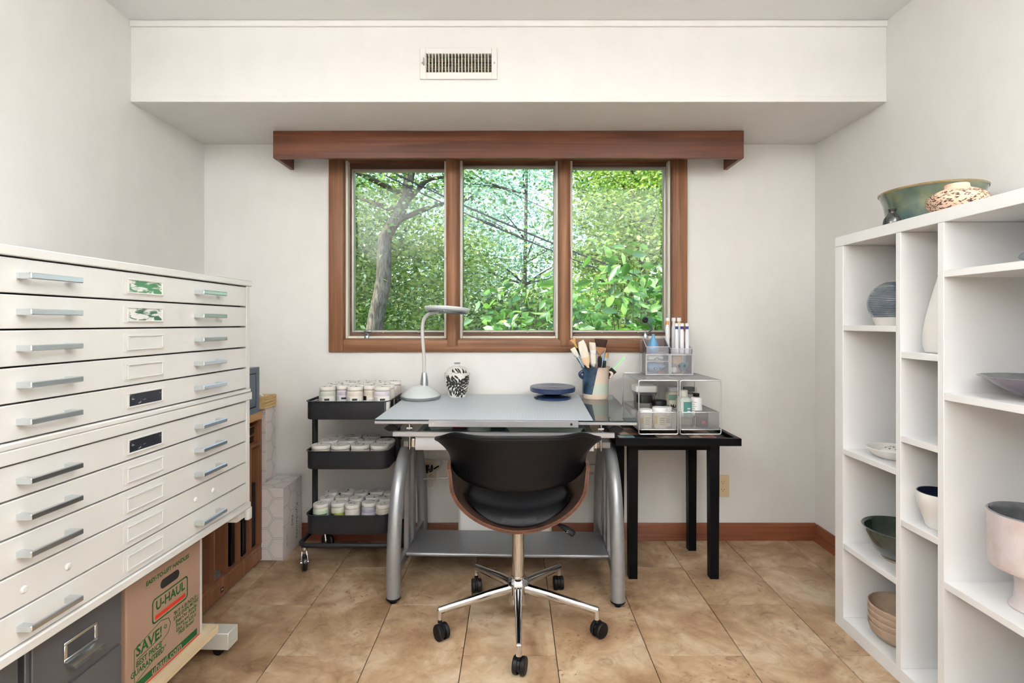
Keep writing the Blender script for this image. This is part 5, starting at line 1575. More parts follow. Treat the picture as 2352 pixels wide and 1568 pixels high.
# ------------------------------------------------------------------ wire mesh drawer units
M['wire'] = mk('silver_wire', srgb(205, 205, 205), 0.3, metal=0.7)
def strands(bm, P, w, h, pitch, r):
    """diamond mesh on a w x h rectangle; P(a, b) -> point"""
    n = Vector(P(1, 0)) - Vector(P(0, 0)); m_ = Vector(P(0, 1)) - Vector(P(0, 0))
    nn = n.cross(m_).normalized()
    for sgn in (1, -1):
        c = -h if sgn > 0 else 0.0
        end = w if sgn > 0 else w + h
        while c < end:
            # line a = c + sgn*b*0.6
            k = 0.62 * sgn
            pts = []
            b0, b1 = 0.0, h
            lo, hi = sorted(((0 - c) / k, (w - c) / k))
            b0, b1 = max(b0, lo), min(b1, hi)
            if b1 - b0 > pitch * 0.3:
                A, E = Vector(P(c + k * b0, b0)), Vector(P(c + k * b1, b1))
                d = (E - A).normalized(); s = nn.cross(d) * r
                z = nn * r * 0.6
                q = [bm.verts.new(v) for v in (A - s - z, A + s - z, A + s + z, A - s + z)]
                p = [bm.verts.new(v) for v in (E - s - z, E + s - z, E + s + z, E - s + z)]
                bridge(bm, q, p)
            c += pitch
def rounded_path(pts, r, n=4, closed=True):
    P = [Vector(p) for p in pts]; out = []
    m = len(P)
    for i in range(m):
        if not closed and i in (0, m - 1): out.append(P[i]); continue
        a, b, c = P[(i - 1) % m], P[i], P[(i + 1) % m]
        u, v = (a - b).normalized() * r, (c - b).normalized() * r
        for k in range(n + 1):
            t = k / n
            out.append((b + u) * (1 - t) ** 2 + b * 2 * t * (1 - t) + (b + v) * t * t)
    return out
TOPZ = 0.6432
def mesh_unit(x0, x1, label):
    o = thing('wire_drawer_unit', label, 'organiser', (x0, 2.35, TOPZ), 0, 'wire mesh drawer units')
    w, d, h = x1 - x0, 0.345, 0.244
    r = 0.0028
    for y in (0.0, d):
        bm = B(); tube(bm, rounded_path([(r, y, r), (w - r, y, r), (w - r, y, h), (r, y, h)], 0.010), r, 8, closed=True); finish('frame_hoop', bm, M['wire'], o)
    bm = B()
    for x in (r, w - r):
        for z in (r + 0.018, h):
            tube(bm, [(x, 0, z), (x, d, z)], r * 0.9, 8)
    finish('side_rails', bm, M['wire'], o)['kind'] = 'stuff'
    bm = B(); strands(bm, lambda a, b: (r + a, b, h), w - 2 * r, d, 0.0050, 0.0006); tube(bm, [(w / 2, 0, h), (w / 2, d, h)], 0.0012, 6)
    finish('mesh_top', bm, M['wire'], o)['kind'] = 'stuff'
    dx0, dx1, dy0, dy1, z0, z1 = 0.009, w - 0.009, 0.004, d - 0.006, 0.022, 0.100
    bm = B()
    for z in (z0, z1):
        tube(bm, rounded_path([(dx0, dy0, z), (dx1, dy0, z), (dx1, dy1, z), (dx0, dy1, z)], 0.010), 0.0022, 8, closed=True)
    f = finish('drawer', bm, M['wire'], o)
    f['kind'] = 'stuff'
    for P, a, b in ((lambda a, b: (dx0 + a, dy0, z0 + b), dx1 - dx0, z1 - z0), (lambda a, b: (dx0 + a, dy1, z0 + b), dx1 - dx0, z1 - z0),
                    (lambda a, b: (dx0, dy0 + a, z0 + b), dy1 - dy0, z1 - z0), (lambda a, b: (dx1, dy0 + a, z0 + b), dy1 - dy0, z1 - z0), (lambda a, b: (dx0 + a, dy0 + b, z0), dx1 - dx0, dy1 - dy0)):
        bm = B(); strands(bm, P, a, b, 0.0050, 0.0005); finish('mesh_panel', bm, M['wire'], f, smooth=None)['kind'] = 'stuff'
    return o
mesh_unit(0.560, 0.7415, 'left silver wire mesh drawer unit on the side table')
mesh_unit(0.7455, 0.935, 'right silver wire mesh drawer unit on the side table')
BZ = TOPZ + 0.0240
def pot(name, label, cat, x, y, z, parts, group=None):
    o = thing(name, label, cat, (x, y, z), 0, group)
    for nm, prof, mt, n in parts:
        bm = B(); lathe(bm, prof, n); finish(nm, bm, M[mt] if isinstance(mt, str) else mt, o)
    return o
def small_tub(x, y, label, h=0.085, r=0.031, col='white'):
    o = pot('white_tub', label, 'jar', x, y, BZ, [('tub_body', [(0, 0), (r * 0.86, 0), (r * 0.9, 0.002), (r * 0.96, h - 0.018), (0, h - 0.018)], 'white', 24), ('lid', [(0, h - 0.0175), (r, h - 0.0175), (r, h - 0.003), (r * 0.96, h), (0, h)], 'white', 24)], 'white lidded tubs')
    bm = B(); arc_patch(bm, r * 0.94 + 0.0008, R(-150), R(-40), 0.012, h - 0.028, 10); l = finish('paper_label', bm, lab((226, 222, 206)), o)
    bm = B(); arc_patch(bm, r * 0.94 + 0.0014, R(-150), R(-122), 0.022, h - 0.036, 5); finish('label_colour', bm, lab((204, 176, 96)), l)
    bm = B()
    for k in range(4): arc_patch(bm, r * 0.94 + 0.0014, R(-108), R(-70 + 6 * (k % 2)), 0.020 + k * 0.009, 0.0225 + k * 0.009, 4)
    finish('label_text', bm, M['ink'], l)['kind'] = 'stuff'
small_tub(0.605, 2.395, 'white lidded tub at the left front of the left wire drawer')
small_tub(0.668, 2.392, 'white lidded tub in the middle front of the left wire drawer', 0.094, 0.033)
small_tub(0.712, 2.436, 'white lidded tub at the right of the left wire drawer', 0.088, 0.018 + 0.006)
pot('black_lidded_jar', 'tall black-lidded jar at the left of the left wire drawer', 'jar', 0.625, 2.50, BZ, [('jar_body', [(0, 0), (0.036, 0), (0.036, 0.10), (0, 0.10)], 'clearpot', 24), ('lid', [(0, 0.1005), (0.037, 0.1005), (0.037, 0.133), (0.034, 0.137), (0.0, 0.137)], 'black', 28)], 'black-lidded jars')
pot('black_lidded_jar', 'low black-lidded jar right of the tall one in the left wire drawer', 'jar', 0.694, 2.495, BZ, [('jar_body', [(0, 0), (0.034, 0), (0.034, 0.088), (0, 0.088)], 'clearpot', 24), ('lid', [(0, 0.0885), (0.0355, 0.0885), (0.0355, 0.106), (0.033, 0.110), (0.0, 0.110)], 'black', 28)], 'black-lidded jars')
o = thing('pop_lid_container', 'clear square container with white pop lid at the back of the left wire drawer', 'container', (0.655, 2.625, BZ))
bm = B(); loft(bm, [[(x, y, z) for x, y in rrect(w, w, 0.012)] for w, z in ((0.080, 0), (0.085, 0.01), (0.092, 0.115), (0.104, 0.130), (0.104, 0.135), (0.098, 0.135), (0.086, 0.112), (0.078, 0.004))]); finish('clear_body', bm, M['clearpot'], o)
bm = B(); loft(bm, [[(x, y, z) for x, y in rrect(w, w, 0.014)] for w, z in ((0.098, 0.1355), (0.106, 0.138), (0.108, 0.160), (0.102, 0.168), (0.08, 0.170))]); finish('pop_lid', bm, M['white'], o)
bm = B(); loft(bm, [[(x, y, z) for x, y in rrect(0.096, 0.096, 0.012)] for z in (0.126, 0.1345)]); finish('seal', bm, mk('dark_seal', srgb(60, 58, 70), 0.4), o)
bm = B()
rn = random.Random(11)
for k in range(9): box(bm, -0.03, 0.03, -0.032, 0.032, 0.006 + k * 0.010, 0.009 + k * 0.010, 0.001, 1, m=Matrix.Rotation(rn.uniform(-.2, .2), 4, 'Z') @ Matrix.Rotation(rn.uniform(-.06, .06), 4, 'X'))
finish('stored_sheets', bm, M['cardboard'], o)['kind'] = 'stuff'
# right drawer
o = thing('glue_bottle', 'white glue bottle with black cap in the right wire drawer', 'bottle', (0.868, 2.485, BZ))
bm = B(); lathe(bm, [(0, 0), (0.026, 0), (0.027, 0.004), (0.027, 0.118), (0.022, 0.126), (0.010, 0.129), (0, 0.129)], 26); finish('bottle_body', bm, M['white'], o)
bm = B(); lathe(bm, [(0, 0.1295), (0.0145, 0.1295), (0.0145, 0.145), (0, 0.145)], 20); finish('cap', bm, M['black'], o)
bm = B(); lathe(bm, [(0.004, 0.1455), (0.003, 0.160), (0.0012, 0.174), (0, 0.174)], 10); finish('nozzle', bm, M['clearpot'], o)
bm = B()
for k in range(7): arc_patch(bm, 0.0275, R(-160), R(-120 if k % 2 else -105), 0.045 + k * 0.010, 0.0465 + k * 0.010, 4)
finish('volume_marks', bm, M['ink'], o)['kind'] = 'stuff'
o = thing('teal_label_bottle', 'squat bottle with teal label and cream cap in the right wire drawer', 'bottle', (0.812, 2.50, BZ))
bm = B(); loft(bm, [[(x, y, z) for x, y in rrect(w, d, 0.012)] for w, d, z in ((0.058, 0.05, 0), (0.062, 0.052, 0.006), (0.062, 0.052, 0.115), (0.040, 0.034, 0.128))]); finish('bottle_body', bm, lab((188, 196, 186)), o)
bm = B(); lathe(bm, [(0, 0.1285), (0.020, 0.1285), (0.020, 0.155), (0.018, 0.158), (0, 0.158)], 22); finish('cap', bm, M['lid'], o)
bm = B(); box(bm, -0.008, 0.0305, -0.0268, -0.0262, 0.03, 0.105); lb_ = finish('paper_label', bm, lab((78, 130, 128)), o, smooth=None)
bm = B(); box(bm, -0.030, -0.009, -0.0268, -0.0262, 0.03, 0.105); finish('paper_label', bm, M['paper'], o, smooth=None)
bm = B(); box(bm, 0.010, 0.024, -0.0273, -0.0269, 0.055, 0.063); box(bm, 0.010, 0.024, -0.0273, -0.0269, 0.070, 0.076); finish('label_text', bm, M['white'], lb_, smooth=None)['kind'] = 'stuff'
o = thing('glue_tub', 'cream lettered tub with grey lid at the back of the right wire drawer', 'tub', (0.793, 2.595, BZ))
bm = B(); loft(bm, [[(x, y, z) for x, y in rrect(w, d, 0.014)] for w, d, z in ((0.060, 0.06, 0), (0.066, 0.066, 0.006), (0.066, 0.066, 0.130), (0.050, 0.05, 0.142))]); finish('tub_body', bm, lab((222, 214, 190)), o)
bm = B(); loft(bm, [[(x, y, z) for x, y in rrect(w, d, 0.014)] for w, d, z in ((0.070, 0.07, 0.1425), (0.070, 0.07, 0.158), (0.064, 0.064, 0.162))]); finish('lid', bm, mk('grey_lid', srgb(172, 176, 180), 0.4), o)
from_mesh('lettering', text_mesh('MAG', 0.024, bold=0.0008), M['ink'], o, (0.002, -0.0335, 0.070), (R(90), 0, 0))
bm = B(); box(bm, -0.0332, 0.0332, -0.0338, -0.0332, 0.10, 0.128); finish('green_band', bm, lab((120, 150, 136)), o, smooth=None)
o = thing('spray_head', 'dark grey spray trigger behind the glue bottle in the right wire drawer', 'sprayer', (0.880, 2.60, BZ))
bm = B(); lathe(bm, [(0, 0), (0.028, 0), (0.028, 0.12), (0.012, 0.135), (0, 0.135)], 22); finish('bottle_body', bm, M['clearpot'], o)
bm = B(); box(bm, -0.035, 0.018, -0.012, 0.012, 0.137, 0.162, 0.004); tube(bm, catmull([(-0.03, 0, 0.15), (-0.055, -0.02, 0.13), (-0.06, -0.03, 0.10)], 4), 0.0035, 8); finish('trigger_head', bm, M['greysteel'], o)
pot('clear_round_tub', 'clear round tub at the front of the right wire drawer', 'tub', 0.795, 2.412, BZ, [('tub_body', [(0, 0), (0.030, 0), (0.036, 0.006), (0.038, 0.044), (0, 0.044)], 'clearpot', 24), ('lid', [(0, 0.0445), (0.040, 0.0445), (0.040, 0.052), (0, 0.053)], 'clearpot', 24)])
o = thing('dark_ribbed_jar', 'dark jar with ribbed lid and red label at the front of the right wire drawer', 'jar', (0.868, 2.412, BZ))
bm = B(); lathe(bm, [(0, 0), (0.027, 0), (0.028, 0.004), (0.028, 0.048), (0, 0.048)], 24); finish('jar_body', bm, mk('ink_blue', srgb(52, 54, 78), 0.25), o)
bm = B(); lathe(bm, [(0, 0.0485), (0.029, 0.0485), (0.029, 0.068), (0.027, 0.070), (0, 0.070)], 36, rad=lambda a, r, z: r * (1 + 0.025 * math.cos(18 * a))); finish('lid', bm, M['greysteel'], o)
bm = B(); arc_patch(bm, 0.0286, R(-110), R(-80), 0.018, 0.032, 5); finish('paper_label', bm, lab((190, 60, 52)), o)

# ------------------------------------------------------------------ clear acrylic organisers on top
AZ = TOPZ + 0.244 + 0.0032
def plates(o, name, boxes, mat='acrylic'):
    bm = B()
    for b in boxes: box(bm, *b)
    return finish(name, bm, M[mat], o, smooth=None)
def acrylic_box(x, y, label, w, d, drawers, upper):
    o = thing('acrylic_organiser', label, 'organiser', (x, y, AZ), 0, 'clear acrylic organisers')
    t, h = 0.003, 0.104
    for nm, b in (('side_plate', (0, t, 0, d, 0, h)), ('side_plate', (w - t, w, 0, d, 0, h)), ('bottom_plate', (t, w - t, 0, d, 0, t)), ('back_plate', (t, w - t, d - t, d, t, h - t)), ('top_plate', (t, w - t, 0, d, h - t, h))):
        plates(o, nm, [b])
    # edge strips whitened for the light they catch
    bm = B()
    for b in ((0, t, -0.0008, 0, 0, h), (w - t, w, -0.0008, 0, 0, h), (t, w - t, -0.0008, 0, 0, t), (t, w - t, -0.0008, 0, h - t, h)): box(bm, *b)
    finish('edge_glint_strips', bm, M['acrylic_edge'], o, smooth=None)['kind'] = 'stuff'
    zz = t + 0.001
    for dh in drawers:
        dd = None
        bm = B()
        for b in ((t + .001, w - t - .001, 0.0, 0.0025, zz, zz + dh), (t + .001, t + .0035, 0.0025, d - 0.006, zz, zz + dh * 0.9), (w - t - .0035, w - t - .001, 0.0025, d - 0.006, zz, zz + dh * 0.9), (t + .0035, w - t - .0035, 0.0025, d - 0.006, zz, zz + 0.0025)): box(bm, *b)
        dd = finish('drawer', bm, M['acrylic'], o, smooth=None)
        dd['kind'] = 'stuff'
        bm = B()
        for b in ((t + .001, w - t - .001, -0.001, 0.0, zz + dh - 0.0022, zz + dh), (t + .001, w - t - .001, -0.001, 0.0, zz, zz + 0.002), (t + .001, t + .003, -0.001, 0.0, zz, zz + dh), (w - t - .003, w - t - .001, -0.001, 0.0, zz, zz + dh)): box(bm, *b)
        finish('drawer_edges', bm, M['acrylic_edge'], dd, smooth=None)['kind'] = 'stuff'
        if dh > 0.05:
            for s in (-1, 1):
                bm = B(); lathe(bm, [(0, 0), (0.005, 0), (0.005, 0.007), (0.003, 0.010), (0, 0.010)], 12, m=Matrix.Translation((w / 2 + s * 0.014, -0.001, zz + dh * 0.45)) @ Matrix.Rotation(R(90), 4, 'X')); finish('knob', bm, M['chrome'], dd)
        zz += dh + 0.002
    hu = upper
    # slanted open tray above
    for x0 in (0.002, w - 0.005):
        bm = B(); prism(bm, [(0.004, h), (d - 0.002, h), (d - 0.002, h + hu), (d * 0.62, h + hu), (0.004, h + hu * 0.42)], 'x', x0, x0 + 0.003); finish('slanted_side', bm, M['acrylic'], o, smooth=None)
        bm = B(); tube(bm, [(x0 + 0.0015, 0.004, h + hu * 0.42), (x0 + 0.0015, d * 0.62, h + hu), (x0 + 0.0015, d - 0.002, h + hu)], 0.0017, 5); finish('slant_edge', bm, M['acrylic_edge'], o)
    plates(o, 'tray_front', [(0.005, w - 0.005, 0.004, 0.0065, h, h + hu * 0.42)]); plates(o, 'tray_back', [(0.005, w - 0.005, d - 0.005, d - 0.002, h, h + hu)])
    bm = B(); tube(bm, [(0.003, 0.005, h + hu * 0.42), (w - 0.003, 0.005, h + hu * 0.42)], 0.0017, 5); finish('front_edge', bm, M['acrylic_edge'], o)
    return o
AX0, AX1, AYF = 0.648, 0.768, 2.565
acrylic_box(AX0, AYF, 'left clear acrylic organiser holding a blue rubber bulb in its drawer', 0.118, 0.135, (0.063, 0.030), 0.082)
acrylic_box(AX1, AYF, 'right clear acrylic organiser holding white water brushes', 0.112, 0.135, (0.095,), 0.060)
M['bulbblue'] = mk('blue_rubber', srgb(92, 146, 184), 0.5)
M['tealrubber'] = mk('teal_rubber', srgb(60, 120, 130), 0.45)
bulb = smooth_prof([(0.0, 0.0), (0.018, 0.001), (0.0265, 0.016), (0.026, 0.034), (0.016, 0.062), (0.008, 0.076), (0.007, 0.084)], 4) + [(0, 0.084)]
o = thing('rubber_bulb', 'upright blue rubber bulb in the tray of the left acrylic organiser', 'bulb', (AX0 + 0.050, AYF + 0.050, AZ + 0.1045), 0, 'blue rubber bulbs')
bm = B(); lathe(bm, [(r, z * 1.05) for r, z in bulb], 22); finish('bulb', bm, M['bulbblue'], o)
bm = B(); cyl(bm, (0, 0, 0.0885), (0, 0, 0.096), 0.0075, 14); finish('neck', bm, M['bulbblue'], o)
o = thing('rubber_bulb', 'blue rubber bulb lying in the lower drawer of the left acrylic organiser', 'bulb', (AX0 + 0.018, AYF + 0.050, AZ + 0.0345), 0, 'blue rubber bulbs', (0, R(86), 0))
bm = B(); lathe(bm, bulb, 22); finish('bulb', bm, M['bulbblue'], o)
bm = B(); cyl(bm, (0, 0, 0.0842), (0, 0, 0.089), 0.005, 12); finish('neck', bm, M['bulbblue'], o)
o = thing('orange_eraser', 'flat orange eraser under the blue bulb in the acrylic drawer', 'eraser', (AX0 + 0.085, AYF + 0.03, AZ + 0.0066))
bm = B(); box(bm, -0.018, 0.018, -0.008, 0.008, 0, 0.006, 0.002); finish('eraser', bm, lab((190, 96, 66)), o)
o = thing('white_sponge', 'white sponge in the upper drawer of the left acrylic organiser', 'sponge', (AX0 + 0.055, AYF + 0.05, AZ + 0.0728))
bm = B(); box(bm, -0.038, 0.038, -0.03, 0.03, 0, 0.020, 0.008, 3); finish('sponge', bm, M['white'], o)
o = thing('green_clip', 'green and grey clip in front of the white sponge', 'clip', (AX0 + 0.060, AYF + 0.011, AZ + 0.0728))
bm = B(); tube(bm, catmull([(-0.016, 0, 0.003), (0.0, 0, 0.010), (0.014, 0, 0.004), (0.034, 0, 0.004)], 4), 0.0028, 6); finish('clip', bm, lab((90, 140, 110)), o)
o = thing('tan_sponge', 'tan kidney-shaped rib in the right acrylic drawer', 'sponge', (AX1 + 0.045, AYF + 0.060, AZ + 0.0066))
bm = B(); loft(bm, [[(x * s_, y * s_, z) for x, y in rrect(0.062, 0.05, 0.02)] for s_, z in ((0.85, 0), (1, 0.004), (1, 0.076), (0.9, 0.084))]); finish('sponge', bm, M['bamboo'], o)
o = thing('teal_bulb', 'teal rubber bulb in the right acrylic drawer', 'bulb', (AX1 + 0.055, AYF + 0.026, AZ + 0.030), 0, None, (0, R(58), 0))
bm = B(); lathe(bm, [(r * 0.80, z * 0.62) for r, z in bulb], 20); finish('bulb', bm, M['tealrubber'], o)
o = thing('white_ball', 'small off-white round sponge at the left of the right acrylic drawer', 'sponge', (AX1 + 0.026, AYF + 0.022, AZ + 0.0066))
bm = B(); lathe(bm, [(0.0165 * math.sin(a), 0.0165 - 0.0165 * math.cos(a)) for a in np.linspace(0, PI, 12)], 20); finish('ball', bm, M['lid'], o)
o = thing('grey_knife', 'grey plastic tool behind the round sponge in the right acrylic drawer', 'tool', (AX1 + 0.030, AYF + 0.027, AZ + 0.0400), 0, None, (0, R(8), 0))
bm = B(); box(bm, -0.018, 0.022, -0.005, 0.005, 0.0, 0.012, 0.003); finish('body', bm, mk('tool_grey', srgb(130, 130, 146), 0.4), o)
# water brushes in the right organiser tray
M['brushbody'] = mk('milky_brush_barrel', srgb(236, 238, 244), 0.25)
for i, (dx, dy, top, band, lb) in enumerate(((0.016, 0.10, 0.240, (206, 140, 76), 'with an orange band, leftmost'), (0.050, 0.108, 0.240, (226, 226, 230), 'with a white band, back pair, left one'), (0.078, 0.108, 0.240, (214, 190, 140), 'with a tan band, back pair, right one'),
                                      (0.046, 0.045, 0.212, (46, 66, 120), 'with a navy band, front three, left one'), (0.072, 0.045, 0.212, (36, 52, 128), 'with a navy band, front three, middle one'), (0.098, 0.045, 0.212, (36, 52, 128), 'with a navy band, front three, right one'))):
    o = thing('water_brush', 'white water brush %s in the organiser' % lb, 'brush', (AX1 + dx, AYF + dy, AZ + 0.1045), 0, 'white water brushes')
    H = top - 0.062
    bm = B(); lathe(bm, [(0, 0), (0.0095, 0), (0.0105, 0.004), (0.0105, H * 0.70), (0.0085, H * 0.76), (0.0075, H * 0.80), (0, H * 0.80)], 16); finish('barrel', bm, M['brushbody'], o)
    bm = B(); lathe(bm, [(0.0072, H * 0.801), (0.0072, H * 0.895)], 14); finish('colour_band', bm, lab(band), o)
    bm = B(); lathe(bm, [(0, H * 0.80), (0.0068, H * 0.80), (0.0068, H * 0.9), (0.0105, H * 0.9), (0.0105, H), (0, H)], 16); finish('cap', bm, M['white'], o)

# ------------------------------------------------------------------ white bookcase along the right wall
BX, BD = 1.23, 0.362       # front plane and depth
bc = thing('white_bookcase', 'tall white laminate bookcase of uneven cubbies along the right wall', 'bookcase', (BX, 2.0, 0))
BL = 1.26                  # length towards the camera
def bbox(name, x0, x1, y0, y1, z0, z1, bev=0.001):
    bm = B(); box(bm, x0, x1, y0, y1, z0, z1, bev, 1); return finish(name, bm, M['laminate'], bc)
bbox('top_board', 0, BD, -BL, 0, 1.435, 1.472)
bbox('bottom_board', 0, BD, -BL, 0, 0, 0.045)
bbox('end_panel', 0, BD, -0.048, 0, 0.0455, 1.4345)
bbox('end_panel', 0, BD, -BL, -BL + 0.048, 0.0455, 1.4345)
bbox('back_panel', BD - 0.006, BD - 0.0005, -BL + 0.0485, -0.0485, 0.0455, 1.4345, 0)
DIV = [(-0.338, -0.317), (-0.505, -0.483), (-0.975, -0.953)]
for a, b in DIV: bbox('divider', 0.0005, BD - 0.0065, a, b, 0.0455, 1.4345)
COLS = [(-0.3165, -0.0485, (1.117, 0.656, 0.303)), (-0.4825, -0.3385, (1.034, 0.768, 0.501)), (-0.9525, -0.5055, (1.276, 0.925, 0.386)), (-BL + 0.0485, -0.9755, (1.08, 0.72, 0.35))]
for y0, y1, zs in COLS:
    for z in zs: bbox('shelf', 0.001, BD - 0.0065, y0, y1, z, z + 0.020)

def glaze(name, c1, c2, rough=0.2, scale=9, coat=0.5, sc=(1, 1, 1), lo=0.35, hi=0.68, bump=None):
    return mk(name, srgb(*c1), rough, coat=coat, var=(scale, srgb(*c2), lo, hi), scale=sc, bump=bump)
M['greenglaze'] = glaze('green_bronze_glaze', (62, 84, 84), (112, 116, 84), 0.14, 11)
M['greenrim'] = glaze('ochre_rim_glaze', (140, 122, 86), (120, 104, 70), 0.25, 14)
M['darkgreen'] = glaze('dark_green_glaze', (40, 50, 46), (66, 74, 66), 0.12, 10)
M['blackpot'] = glaze('black_grey_glaze', (34, 36, 36), (56, 58, 58), 0.2, 16)
M['bisque'] = mk('pink_bisque', srgb(216, 182, 156), 0.55)
M['carveink'] = mk('carved_dark_clay', srgb(66, 48, 38), 0.7)
M['ribgrey'] = glaze('grey_blue_glaze', (84, 96, 108), (128, 134, 136), 0.25, 10)
M['cream'] = mk('cream_clay', srgb(226, 220, 212), 0.5)
M['whitepot'] = mk('matt_white_glaze', srgb(232, 230, 226), 0.4, coat=0.1)
M['navyglaze'] = mk('navy_interior_glaze', srgb(26, 34, 56), 0.2, coat=0.4)
M['tanclay'] = mk('tan_stoneware', srgb(176, 154, 134), 0.55, var=(20, srgb(160, 138, 118), 0.4, 0.7))
M['pinkpot'] = glaze('pink_grey_glaze', (206, 196, 196), (184, 160, 152), 0.35, 12, coat=0.2, lo=0.45, hi=0.75)
M['purple'] = glaze('purple_lustre', (92, 82, 104), (140, 120, 128), 0.15, 10)
M['greyrim'] = glaze('grey_interior', (92, 94, 98), (126, 128, 130), 0.2, 12)
def lathed(name, label, cat, X, Y, Z, prof, mat, t=0.004, n=48, inner=None, group=None, extra=(), rad=None):
    o = thing(name, label, cat, (X, Y, Z), 0, group)
    bm = B()
    lathe(bm, [(0, prof[0][1])] + list(prof), n, rad=rad); body = finish('outer_wall', bm, M[mat], o, smooth=50)
    rim = prof[-1]
    inn = [(max(r - t, 0.0008), max(z, prof[0][1] + t)) for r, z in reversed(prof) if r > 2 * t]
    bm = B(); lathe(bm, [rim, (rim[0] - t * 0.5, rim[1] + t * 0.4)] + inn + [(0, prof[0][1] + t)], n); finish('inner_wall', bm, M[inner or mat], o, smooth=50)
    for nm, pr, mt in extra:
        bm = B(); lathe(bm, pr, n); finish(nm, bm, M[mt], o)
    return o
ZTOP = 1.4722
lathed('green_bowl', 'large green bronze glazed bowl on top of the bookcase', 'bowl', 1.41, 1.765, ZTOP, smooth_prof([(0.100, 0), (0.118, 0.006), (0.127, 0.04), (0.134, 0.08), (0.148, 0.116)], 4), 'greenglaze', 0.006, inner='greenrim', extra=[('rim', [(0.1482, 0.113), (0.150, 0.118), (0.146, 0.121), (0.142, 0.118)], 'greenrim')])
lathed('small_bud_vase', 'small black bud vase at the far end of the bookcase top', 'vase', 1.275, 1.76, ZTOP, smooth_prof([(0.022, 0), (0.027, 0.006), (0.024, 0.024), (0.012, 0.042), (0.011, 0.048), (0.0135, 0.056)], 4), 'blackpot', 0.002, 28)
# carved round vessel with real raised branching relief
cv = lathed('carved_vessel', 'squat bisque vessel carved with dark branching pattern on the bookcase top', 'vase', 1.318, 1.553, ZTOP, smooth_prof([(0.040, 0), (0.062, 0.010), (0.075, 0.032), (0.068, 0.052), (0.046, 0.066), (0.032, 0.072), (0.029, 0.084)], 5), 'bisque', 0.004)
bm = B()
cvr = surf(smooth_prof([(0.040, 0), (0.062, 0.010), (0.075, 0.032), (0.068, 0.052), (0.046, 0.066)], 5))
rn = random.Random(21)
for k in range(620):
    a = rn.uniform(0, 2 * PI); z = rn.uniform(0.005, 0.060)
    ln = rn.uniform(0.006, 0.013); sl = rn.choice((-1, 1)) * rn.uniform(0.2, 0.9)
    w = rn.uniform(0.0008, 0.0017)
    P = []
    for t, s in ((0, 0), (0.5, 1), (1, 0), (0.5, -1)):
        zz = z + (t - 0.5) * ln * sl * 0.7 + s * w
        r = cvr(min(max(zz, 0.001), 0.066)) + 0.0006
        aa = a + (t - 0.5) * ln / r
        P.append(bm.verts.new((r * math.cos(aa), r * math.sin(aa), min(max(zz, 0.001), 0.066))))
    bm.faces.new(P)
finish('carved_marks', bm, M['carveink'], cv, smooth=None)['kind'] = 'stuff'
# ribbed sphere
rp_ = []
for z in np.linspace(0.028, 0.150, 62):
    t = (z - 0.075) / 0.078
    r = 0.076 * math.sqrt(max(0.0, 1 - min(0.97, t * t)))
    rp_.append((max(r, 0.022), float(z)))
rp2 = []
for i, (r, z) in enumerate(rp_):
    rp2.append((r + (0.0014 if i % 3 == 0 else -0.0006), z))
o = thing('ribbed_round_vase', 'round grey-blue ribbed vase on a white foot in the bookcase', 'vase', (1.318, 1.815, 1.1372))
bm = B(); lathe(bm, rp2 + [(0.016, 0.149), (0.0, 0.12)], 48); finish('ribbed_body', bm, M['ribgrey'], o, smooth=25)
bm = B(); lathe(bm, [(0, 0), (0.050, 0), (0.056, 0.012), (0.0615, 0.028), (0, 0.028)], 40); finish('white_foot', bm, M['cream'], o)
lathed('tall_white_vase', 'tall tapering matt white vase in the narrow bookcase column', 'vase', 1.318, 1.587, 1.0542, smooth_prof([(0.050, 0), (0.056, 0.006), (0.061, 0.035), (0.057, 0.09), (0.042, 0.16), (0.027, 0.22), (0.023, 0.236), (0.025, 0.246)], 4), 'whitepot', 0.004)
dsh = lathed('shallow_white_dish', 'shallow white dish with a dark foot line in the bookcase', 'dish', 1.325, 1.815, 0.6762, smooth_prof([(0.050, 0), (0.054, 0.003), (0.072, 0.016), (0.086, 0.034)], 4), 'whitepot', 0.004, extra=[('foot_line', [(0.0545, 0.0030), (0.0555, 0.0035), (0.0560, 0.0055), (0.0550, 0.005)], 'blackpot')])
o = thing('pierced_dome', 'white pierced flower frog dome sitting in the shallow dish', 'flower frog', (1.325, 1.815, 0.6806))
bm = B(); lathe(bm, smooth_prof([(0.040, 0.0), (0.044, 0.012), (0.036, 0.026), (0.018, 0.034), (0.0, 0.036)], 4), 32); finish('dome', bm, M['whitepot'], o)
bm = B()
for r, n, z in ((0.013, 5, 0.0352), (0.028, 9, 0.0305)):
    for k in range(n):
        a = 2 * PI * k / n
        lathe(bm, [(0, 0), (0.0032, 0)], 10, m=Matrix.Translation((r * math.cos(a), r * math.sin(a), z + 0.0006)) @ Matrix.Rotation(R(8 if r < 0.02 else 24), 4, Vector((-math.sin(a), math.cos(a), 0))))
finish('holes', bm, M['gap_shade'], o, smooth=None, recalc=False)['kind'] = 'stuff'
lathed('dark_green_bowl', 'deep dark green glazed bowl in the bookcase', 'bowl', 1.345, 1.815, 0.3232, smooth_prof([(0.052, 0.008), (0.060, 0.014), (0.088, 0.044), (0.106, 0.085), (0.110, 0.105), (0.116, 0.110)], 4), 'darkgreen', 0.005, inner='darkgreen', extra=[('bare_foot', [(0, 0), (0.052, 0), (0.058, 0.0085), (0.05, 0.0086)], 'tanclay')])
lathed('navy_lined_cup', 'white cup with a navy glazed inside in the narrow bookcase column', 'cup', 1.302, 1.592, 0.5212, smooth_prof([(0.034, 0), (0.038, 0.004), (0.045, 0.03), (0.058, 0.065), (0.063, 0.09), (0.061, 0.108)], 4), 'whitepot', 0.004, inner='navyglaze')
